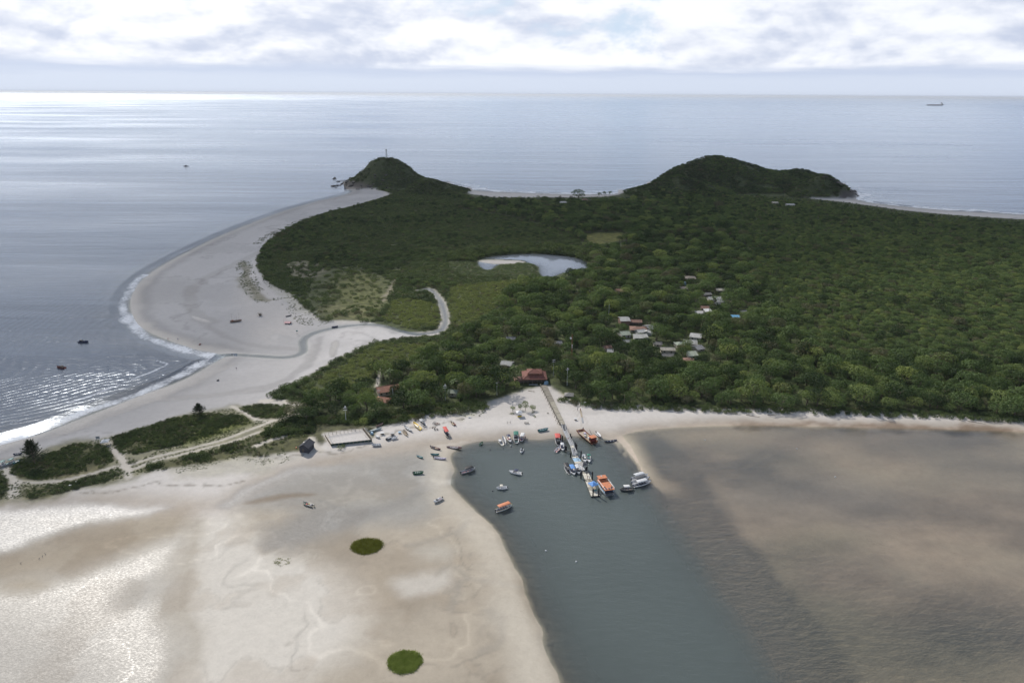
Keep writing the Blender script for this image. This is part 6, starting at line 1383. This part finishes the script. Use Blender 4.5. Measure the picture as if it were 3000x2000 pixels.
# low bushes on the open sand
def bush(label, fx, fy, rx, ry, h_, tone, k):
    q = F(fx, fy, 0); t = obj('sand_bush', SHRUB_CROWN[k], None, (q.x, q.y, hz1(q.x, q.y) - .05), (0, 0, k), (rx, ry, h_)); t['tone'] = tone; tag(t, label, 'bush')
bush('low round bush under the left sea almond', 1500, 1218, 1.7, 1.1, 1.0, .1, 0); bush('low bush under the rightmost sea almond', 1562, 1214, 1.4, .9, .8, .2, 1); bush('straggling low bush nearest the water on the open sand', 1566, 1226, 1.7, .8, .7, .25, 2); bush('tiny dark bush on sand left of the pier', 1605, 1217, .6, .5, .7, .0, 3)
bush('round bush in front of the court boards', 1001, 1316, 2.4, 1.9, 2.4, .3, 1); bush('rounded bush at the forest foot by the right beach', 1950, 1203, 2.6, 2.0, 2.6, .0, 2); bush('low bush left of the crossing dune paths', 385, 1363, 2.6, 1.4, 1.2, .0, 3)
# ------------------------------------------------------------------ marsh grass
def grass_mat(name, a, b):
    m, N = new_mat(name); pos = N.node('ShaderNodeNewGeometry').outputs['Position']; n = N.noise(pos, .5, 4, .6)
    c = N.mix(N.maprange(n, .35, .65), a, b); d = N.node('ShaderNodeBsdfDiffuse'); N.l.new(c, d.inputs[0]); tl = N.node('ShaderNodeBsdfTranslucent'); N.l.new(c, tl.inputs[0]); mx = N.node('ShaderNodeMixShader'); mx.inputs[0].default_value = .4
    N.l.new(d.outputs[0], mx.inputs[1]); N.l.new(tl.outputs[0], mx.inputs[2]); N.l.new(mx.outputs[0], N.out.inputs[0]); return m
def grass_patch(label, dx, dy, wpx, hpx, n, mat, ring=0.0, h_=.45):
    c, e, g = D(dx, dy, 0), D(dx + wpx / 2, dy, 0), D(dx, dy - hpx / 2, 0); rx, ry = (e - c).length, (g - c).length; rg = np.random.default_rng(int(dx)); P_ = []
    r = np.sqrt(rg.uniform(ring ** 2, 1, n)); a = rg.uniform(0, 6.28, n); wob = 1 + .025 * np.sin(3 * a) + .02 * np.sin(7 * a + 1) + rg.normal(0, .05, n) + .16 * (rg.random(n) < .04) * rg.random(n)
    x = rx * r * wob * np.cos(a); y = ry * r * wob * np.sin(a)
    kk = rg.random(n) > np.clip((r - .80) * 3.2, 0, .75) * (ring == 0); x, y, a = x[kk], y[kk], a[kk]; n = len(x)
    if ring: k = (rg.random(n) < .12 + .88 * (vnoise(x * 1.1 + 3.3, y * 1.4, 5) > .52)); x, y = x[k], y[k]; n = len(x)
    base = np.stack([x, y, np.zeros(n)], 1); lean = rg.normal(0, .22, (n, 3)); lean[:, 2] = 0; tip = base + lean + np.array([0, 0, 1]) * rg.uniform(.55, 1.1, (n, 1)) * h_
    sd = rg.normal(0, 1, (n, 3)); sd[:, 2] = 0; sd /= np.linalg.norm(sd, axis=1)[:, None]; w = .07
    v = np.stack([base - sd * w, base + sd * w, tip + sd * w * .5, tip - sd * w * .5], 1).reshape(-1, 3); z = hz1(c.x, c.y)
    o = obj('marsh_grass', mesh_np('marsh_grass', v, np.arange(len(v)).reshape(-1, 4), mat), None, (c.x, c.y, z)); tag(o, label, 'grass patch', 'marsh grass patches on the flats')
GM1 = grass_mat('marsh_grass_dark', (.14, .155, .03), (.21, .225, .05)); GM2 = grass_mat('marsh_grass_bright', (.20, .26, .06), (.30, .36, .10))
grass_patch('round dark olive patch of marsh grass on the flats, farther one', 843, 1255, 74, 37, 9000, GM1)
grass_patch('round bright green patch of marsh grass at the bottom edge', 930, 1521, 80, 53, 11000, GM2)
grass_patch('small broken ring of marsh grass on pale sand', 650, 1290, 40, 20, 420, GM1, .25, .3)
# ------------------------------------------------------------------ people
def person_mesh(stride, arm):
    bm_ = bmesh.new(); me = bpy.data.meshes.new('person_frame')
    J = [(0,0,.95,.15),(0,0,1.15,.14),(0,0,1.38,.17),(0,0,1.50,.06),(0,0,1.60,.085),(0,0,1.74,.075), (.17,0,1.40,.07),(.24,arm*.12,1.12,.045),(.25,arm*.3,.88,.035),(-.17,0,1.40,.07),(-.24,-arm*.12,1.12,.045),(-.25,-arm*.3,.88,.035),
         (.09,0,.88,.10),(.10,stride*.5,.48,.065),(.10,stride*.85,.06,.045),(.10,stride*.85+.14,.03,.035),(-.09,0,.88,.10),(-.10,-stride*.35,.48,.065),(-.10,-stride*.9,.07,.045),(-.10,-stride*.9+.13,.03,.035)]
    E = [(0,1),(1,2),(2,3),(3,4),(4,5),(2,6),(6,7),(7,8),(2,9),(9,10),(10,11),(0,12),(12,13),(13,14),(14,15),(0,16),(16,17),(17,18),(18,19)]
    me.from_pydata([j[:3] for j in J], E, []); o = bpy.data.objects.new('person_frame', me); COL.objects.link(o)
    o.modifiers.new('skin', 'SKIN'); 
    sv = me.skin_vertices[0].data if me.skin_vertices else None
    if sv is None:
        bm_.from_mesh(me); bm_.verts.layers.skin.verify(); bm_.to_mesh(me); sv = me.skin_vertices[0].data
    for i, j in enumerate(J): sv[i].radius = (j[3], j[3] * .85)
    sv[0].use_root = True; s = o.modifiers.new('sub', 'SUBSURF'); s.levels = 1; s.render_levels = 1
    dg = bpy.context.evaluated_depsgraph_get(); dg.update(); res = bpy.data.meshes.new_from_object(o.evaluated_get(dg)); bpy.data.objects.remove(o); bm_.free(); res.name = 'person_body'; return res
BODY = [person_mesh(.0, .1), person_mesh(.28, .6)]
def cloth_mat(i, shirt, pants):
    m, N = new_mat('clothes_%d' % i); tc = N.node('ShaderNodeTexCoord').outputs['Object']; s = N.node('ShaderNodeSeparateXYZ'); N.l.new(tc, s.inputs[0]); z = s.outputs[2]
    c = N.mix(N.maprange(z, .44, .46), (.30,.17,.11), pants); c = N.mix(N.maprange(z, .96, .98), c, shirt); c = N.mix(N.maprange(z, 1.47, 1.49), c, (.30,.17,.11)); p = principled(N, Base_Color=c, Roughness=.8); N.l.new(p.outputs[0], N.out.inputs[0]); return m
CL = [cloth_mat(0, (.04,.04,.06), (.03,.03,.05)), cloth_mat(1, (.35,.04,.05), (.03,.03,.06)), cloth_mat(2, (.6,.6,.6), (.05,.05,.07)), cloth_mat(3, (.06,.10,.3), (.15,.13,.1)), cloth_mat(4, (.5,.4,.08), (.04,.04,.05))]
BM_ = [[None] * 5, [None] * 5]
for b in range(2):
    for k in range(5): mm = BODY[b].copy(); mm.materials.clear(); mm.materials.append(CL[k]); mm.polygons.foreach_set('use_smooth', np.ones(len(mm.polygons), bool)); BM_[b][k] = mm
HAIR = MB().ball((0, -.015, 1.70), .105, 8, 5, 1.0); hm_ = bpy.data.meshes.new('hair'); hm_.from_pydata(HAIR.v, [], HAIR.f); hm_.materials.append(P['hair'])
def person(label, fx, fy, k, b=0, rz=0.0, z=None, group=None):
    zz = z if z is not None else None; q = F(fx, fy, z or 0.0); t = thing('person', label, 'person', (q.x, q.y, hz1(q.x, q.y) if z is None else z), rz, group)
    obj('body', BM_[b][k], t); obj('hair', hm_, t)
person('person in dark clothes walking on sand right of the pier, left of two', 1692, 1210, 0, 1, .6); person('person in dark red top walking on sand right of the pier, right of two', 1700, 1211, 1, 1, .4)
person('person in white shirt among the group by the beach shrubs right of the pier', 1667, 1186, 2, 0, .3); person('person in yellow top among the group by the beach shrubs right of the pier', 1671, 1185, 4, 0, 2.0)
person('person standing at the barge bow ramp', 1708, 1262, 0, 0, 3.0); person('person on the gangway in red near its upper end', 1664, 1290, 1, 1, 3.4, 1.5); person('person in dark clothes on the lower gangway', 1682, 1325, 0, 0, .4, 1.05)
for i, (x, y) in enumerate(((1690,1345),(1694,1347),(1697,1343))): person(('person in dark clothes at left of the group on the first pontoon', 'person in white shirt in the middle of the group on the first pontoon', 'person in blue shirt at right of the group on the first pontoon')[i], x, y, (0,2,3)[i], 0, i, .57)
for i, (x, y) in enumerate(((1719,1392),(1721,1403),(1727,1405),(1725,1419),(1728,1424))): person(('person alone on the inner half of the outer pontoon', 'person in red left of a pair on the outer pontoon', 'person in blue right of a pair on the outer pontoon', 'person in white left beside the blue tent', 'person in dark clothes just in front of the blue tent')[i], x, y, (0,1,3,2,0)[i], i % 2, i * .8, .62)
def bird(label, fx, fy, rz):
    q = F(fx, fy, 0); t = thing('shore_bird', label, 'bird', (q.x, q.y, hz1(q.x, q.y)), rz); b = MB(); n = 8
    prof = [(-.34, .30, .015), (-.22, .30, .07), (-.05, .32, .12), (.10, .36, .11), (.19, .44, .06), (.24, .56, .04), (.27, .64, .05), (.33, .66, .035), (.44, .645, .008)]
    for x, z, r_ in prof:
        for i in range(n): a = 2 * math.pi * i / n; b.v.append((x, r_ * math.cos(a), z + r_ * math.sin(a)))
    for k in range(len(prof) - 1):
        for i in range(n): b.f.append((k*n+i, k*n+(i+1)%n, (k+1)*n+(i+1)%n, (k+1)*n+i))
    b.obj('body', P['dgrey'], t, True)
    for y in (-.04, .04): MB().tube((0, y, 0), (-.01, y, .24), .014, n=4).obj('leg', P['dgrey'], t)
for i, (x, y) in enumerate(((62,1652),(116,1639),(125,1633),(134,1626))): bird(('lone dark shore bird on the far left flats', 'nearest of three dark shore birds close together on the left flats', 'middle of three dark shore birds close together on the left flats', 'farthest of three dark shore birds close together on the left flats')[i], x, y, .9 * i)
for lab, x, y, k in (('person at the edge of the surf on the spit, left of two', 493, 996, 1), ('person standing on wet sand of the spit, right of two', 522, 997, 3), ('bather in the shallow surf, left of two', 566, 1063, 2), ('bather in the shallow surf, right of two', 583, 1063, 0), ('person standing on the inner spit sand with belongings', 693, 1085, 0), ('person walking between dunes and red shack', 866, 935, 0), ('person on the path above the long tiled house', 1107, 1133, 0)):
    person(lab, x, y, k, 1, 1.0)
# ------------------------------------------------------------------ small things on the sand
def lump(name, label, cat, fx, fy, d, mat, z=0):
    q = F(fx, fy, 0); o = MB().box((0, 0, d[2] / 2), d, taper=.75).obj(name, P[mat]); o.location = (q.x, q.y, hz1(q.x, q.y) - .02); o.rotation_euler = (0, 0, fx); return tag(o, label, cat)
def frame(label, fx, fy, w, d, h_, mat, rz):
    q = F(fx, fy, 0); t = thing('trolley_frame', label, 'trolley', (q.x, q.y, hz1(q.x, q.y)), rz)
    for y in (-d / 2, d / 2): MB().box((0, y, h_), (w, .1, .1)).obj('side_bar', P[mat], t)
    for x in (-w / 2, 0, w / 2): MB().box((x, 0, h_ + .1), (.1, d, .08)).obj('cross_bar', P[mat], t)
    for x in (-w / 3, w / 3):
        for y in (-d / 2, d / 2): MB().tube((x, y - .06, .22), (x, y + .06, .22), .22, n=10).obj('wheel', P['black'], t)
frame('dark boat trolley nearest the tide line', 1278, 1263, 2.0, 1.2, .35, 'dgrey', .3); frame('boat trolley in the middle of the trolley heap', 1271, 1258, 1.8, 1.2, .35, 'wood', -.2); frame('rusty boat trolley beside the grass', 1281, 1248, 2.2, 1.2, .4, 'rust', .8); frame('grey boat trolley behind the others', 1273, 1246, 2.0, 1.1, .6, 'dgrey', 1.2)
def rack(label, fx, fy):
    q = F(fx, fy, 0); t = thing('beach_rack', label, 'rack', (q.x, q.y, hz1(q.x, q.y)), .2)
    for x in (-.9, .9): MB().tube((x, 0, 0), (x, 0, 1.5), .08).obj('post', P['dgrey'], t)
    MB().tube((-.9, 0, .7), (.9, 0, .7), .06).obj('bar', P['dgrey'], t)
rack('dark wooden exercise rack on the open sand', 1491, 1245)
def table(label, fx, fy):
    q = F(fx, fy, 0); t = thing('beach_table', label, 'table', (q.x, q.y, hz1(q.x, q.y)), .1); MB().box((0, 0, .6), (1.1, .8, .08)).obj('table_top', P['black'], t)
    for x in (-.4, .4): MB().tube((x, 0, 0), (x, 0, .58), .06).obj('leg', P['dgrey'], t)
table('left of two black tables on the open sand', 1539, 1245); table('right of two black tables on the open sand', 1546, 1245)
def driftwood(label, fx, fy, L, seed, mat='wood', n=4):
    q = F(fx, fy, 0); rg = np.random.default_rng(seed); t = MB(); 
    t.tube((-L / 2, 0, .15), (L / 2, rg.uniform(-.4, .4), .25), .16, .07, 6)
    for i in range(n): x = rg.uniform(-L / 2, L / 2); t.tube((x, 0, .2), (x + rg.uniform(-.8, .8), rg.uniform(-1, 1), rg.uniform(.3, 1.0)), .06, .02, 5)
    o = t.obj('driftwood', P[mat]); o.location = (q.x, q.y, hz1(q.x, q.y)); o.rotation_euler = (0, 0, rg.uniform(-.6, .6)); tag(o, label, 'driftwood')
for i, (x, y, L, lab) in enumerate(((2205,1222,7,'largest branched driftwood on the right beach'), (2150,1216,4,'driftwood branch left of the largest one'), (2262,1219,5,'driftwood branch right of the largest one'), (2610,1224,7,'driftwood trunk under the overhanging forest far right'), (2700,1226,6,'driftwood limb at the right beach end'), (2060,1207,4,'short driftwood below the forest mid right beach'),
    (2445,1218,5,'driftwood branch halfway along the right beach'), (1557,1152,4,'pale driftwood heap in front of the tiled pavilion'), (2860,1240,8,'long driftwood trunk near the right frame edge'), (1985,1208,3,'small driftwood stick right of the pier beach'))): driftwood(lab, x, y, L, i, 'wood' if i != 7 else 'lwood', 5)
lump('storage_box', 'white storage box on the sand below the forest right of the pier', 'box', 1704, 1190, (1.6, 1.0, .8), 'white'); lump('storage_box', 'grey covered heap beside the white storage box', 'heap', 1713, 1191, (2.2, 1.4, 1.2), 'grey')
lump('water_tank', 'pale blue water tank beside the silver canoe', 'tank', 1090, 1277, (1.3, 1.3, 1.1), 'skyblue'); lump('water_tank', 'blue water tank high in the village', 'tank', 2005, 838, (2.2, 2.2, 2.4), 'skyblue'); lump('crate', 'dark crate lying on the spit near the surf', 'crate', 586, 1010, (1.6, 1.2, .7), 'maroon'); lump('crate', 'dark bundle on sand south of the creek', 'bundle', 639, 1117, (1.3, 1.0, .8), 'dgrey')
lump('white_sack', 'bright white sack at the dune edge by the left beach', 'sack', 207, 1428, (1.2, .9, .6), 'white'); lump('white_sack', 'small white sack on the dune above the bright one', 'sack', 225, 1416, (.8, .6, .4), 'white'); lump('white_sack', 'white sack on grass by the upper beach', 'sack', 1376, 1229, (1.6, .7, .5), 'white'); lump('orange_buoy', 'orange float in the grass left of the thatched hut', 'float', 869, 1318, (.7, .6, .5), 'orange')
lump('storage_box', 'turquoise and white stall box at the landward end of the pier', 'box', 1600, 1131, (2.2, 1.8, 1.8), 'skyblue')
def buoy(label, fx, fy, mat='white'):
    q = F(fx, fy, 0); o = MB().ball((0, 0, .12), .32, 10, 6).obj('buoy', P[mat], None, True); o.location = (q.x, q.y, max(0, hz1(q.x, q.y))); tag(o, label, 'buoy')
for x, y, lab, mt in ((1688,1645,'white buoy in the middle of the channel','white'), (1599,1613,'pale buoy left in the channel','white'), (1475,1313,'dark buoy below the cabin boat','dgrey'), (1498,1308,'dark blue buoy below the navy bimini boat','navy'), (2065,1289,'white buoy on the shallows nearest the beach','white'), (2334,1314,'pale buoy on the right shallows','white'), (2447,1397,'white buoy farthest right on the shallows','white'), (1443,1438,'small dark buoy left of the lower motorboat','dgrey'), (1436,1318,'dark buoy right of the tiny green dinghy','dgrey')): buoy(lab, x, y, mt)
# ramp boards across the sand to the barge
def ramp():
    q = F(1704, 1222, 0); t = thing('board_path', 'path of boards laid over the sand to the barge', 'board path', (q.x, q.y, hz1(q.x, q.y)))
    p0, p1 = F(1700, 1207, 0), F(1708, 1243, 0)
    for i in range(12):
        c_ = lerp(p0, p1, (i + .5) / 12); MB().box((c_.x - q.x, c_.y - q.y, hz1(c_.x, c_.y) - hz1(q.x, q.y) + .07), (.85, (p1 - p0).length / 12 * .94, .06), math.atan2(-(p1 - p0).x, (p1 - p0).y) ).obj('board', P['lwood' if i < 7 else 'grey'], t)
ramp()
# rocks at the headlands
def rock_mesh(seed):
    b = bmesh.new(); bmesh.ops.create_icosphere(b, subdivisions=2, radius=1); rg = np.random.default_rng(seed)
    for v in b.verts: v.co *= .75 + .5 * rg.random(); v.co.z *= .6
    me = bpy.data.meshes.new('rock'); b.to_mesh(me); b.free(); me.materials.append(P['rock']); return me
RK = [rock_mesh(i) for i in range(4)]
def rocks(pts, lab, grp):
    for i, (x, y, s) in enumerate(pts): q = D(x, y, 0); o = obj('rock', RK[i % 4], None, (q.x, q.y, max(hz1(q.x, q.y), -.3)), (0, 0, i * 1.7), (s, s * .8, s * .8)); tag(o, lab, 'rock', grp)
rg = np.random.default_rng(9)
rocks([(765 + 55 * rg.random(), 408 + 24 * rg.random(), 2 + 3.0 * rg.random()) for _ in range(26)] + [(800 + 90 * rg.random(), 431 + 6 * rg.random(), 1.5 + 2 * rg.random()) for _ in range(22)], 'dark rock at the seaward foot of the lighthouse headland', 'rocks below the lighthouse headland')
rocks([(1880 + 90 * rg.random(), 440 + 12 * rg.random(), 2 + 4 * rg.random()) for _ in range(40)], 'dark rock at the tip of the right headland', 'rocks below the right headland')
# ------------------------------------------------------------------ clouds that shade the far half of the island
def cloud(label, outline, z0, th, dens, seed, soft=160.0):
    sh = np.array([SUN_DIR.x, SUN_DIR.y]) / SUN_DIR.z * z0; Q = smooth_poly(np.array(outline, float), 2) + sh
    n = 240; x0, y0 = Q.min(0) - 60; x1, y1 = Q.max(0) + 60; XX, YY = np.meshgrid(np.linspace(x0, x1, n), np.linspace(y0, y1, n)); a, b = XX.ravel(), YY.ravel()
    s = sdf(a, b, Q); body = np.clip(s / 500, 0, 1) ** .5; nn = fbm(a, b, 420, 4, seed)
    up = z0 + th * body * (.5 + nn); lo_ = z0 - th * .25 * body * (.4 + nn) - .5
    mk = (s > -5).reshape(XX.shape); m1, u1 = grid_mesh('cloud', XX, YY, up.reshape(XX.shape), mk); fattr(m1, 'edge', s[u1])
    m2, u2 = grid_mesh('cloud_base', XX, YY, lo_.reshape(XX.shape), mk); fattr(m2, 'edge', s[u2])
    bm_ = bmesh.new(); bm_.from_mesh(m1); bm_.from_mesh(m2); bm_.to_mesh(m1); bm_.free(); bpy.data.meshes.remove(m2)
    o = obj('cloud', m1); tag(o, label, kind='stuff')
    m, N = new_mat('cloud_vapour'); pos = N.node('ShaderNodeNewGeometry').outputs['Position']; nz = N.noise(pos, .0022, 6, .6); e = N.attr('edge')
    al = N.maprange(N.math('ADD', e, N.math('MULTIPLY', N.math('SUBTRACT', nz, .5), 320.0)), -soft * .3, soft, 0, dens, True)
    sy_n = N.node('ShaderNodeSeparateXYZ'); N.l.new(pos, sy_n.inputs[0]); al = N.math('MULTIPLY', al, N.maprange(sy_n.outputs[1], 9000.0, 20000.0, 1.0, 0.45))
    tr = N.node('ShaderNodeBsdfTransparent'); tl = N.node('ShaderNodeBsdfTranslucent'); tl.inputs[0].default_value = (.92, .93, .95, 1); df = N.node('ShaderNodeBsdfDiffuse'); df.inputs[0].default_value = (.9, .9, .92, 1)
    h1 = N.node('ShaderNodeMixShader'); h1.inputs[0].default_value = .35; N.l.new(tl.outputs[0], h1.inputs[1]); N.l.new(df.outputs[0], h1.inputs[2])
    h2 = N.node('ShaderNodeMixShader'); N.l.new(al, h2.inputs[0]); N.l.new(tr.outputs[0], h2.inputs[1]); N.l.new(h1.outputs[0], h2.inputs[2]); N.l.new(h2.outputs[0], N.out.inputs[0]); m1.materials.clear(); m1.materials.append(m)
sh_poly = list(DP([(3300,640),(2352,588),(2050,572),(1850,598),(1650,650),(1480,630),(1250,560),(1000,530),(860,600),(760,660),(640,745),(560,880),(320,970),(0,1060),(-400,1160)])) + [(-1500, 500), (-9000, 6000), (-14000, 17000), (0, 17500), (14000, 17000), (9000, 5000), (3200, 1300)]
cloud('broad grey cloud bank above the far half of the island', sh_poly, 2600.0, 320.0, .58, 5, 200.0)
# ------------------------------------------------------------------ sea haze
def haze():
    b = MB(); x, y0, y1, z0, z1 = 30000, -300, 30000, -12, 176
    x, y1 = 90000, 72000
    b.v = [(-x, y0, z0), (x, y0, z0), (x, y1, z0), (-x, y1, z0), (-x, y0, z1), (x, y0, z1), (x, y1, z1), (-x, y1, z1)]; b.f = [(3,2,1,0),(4,5,6,7),(0,1,5,4),(1,2,6,5),(2,3,7,6),(3,0,4,7)]
    m, N = new_mat('haze_air'); v = N.node('ShaderNodeVolumePrincipled'); v.inputs['Color'].default_value = (.90, .94, 1.0, 1); v.inputs['Density'].default_value = HAZE; v.inputs['Anisotropy'].default_value = .35; N.l.new(v.outputs[0], N.out.inputs['Volume'])
    o = b.obj('haze', m); tag(o, 'pale sea haze over the island and sea', kind='stuff')
HAZE = 1.9e-5
haze()
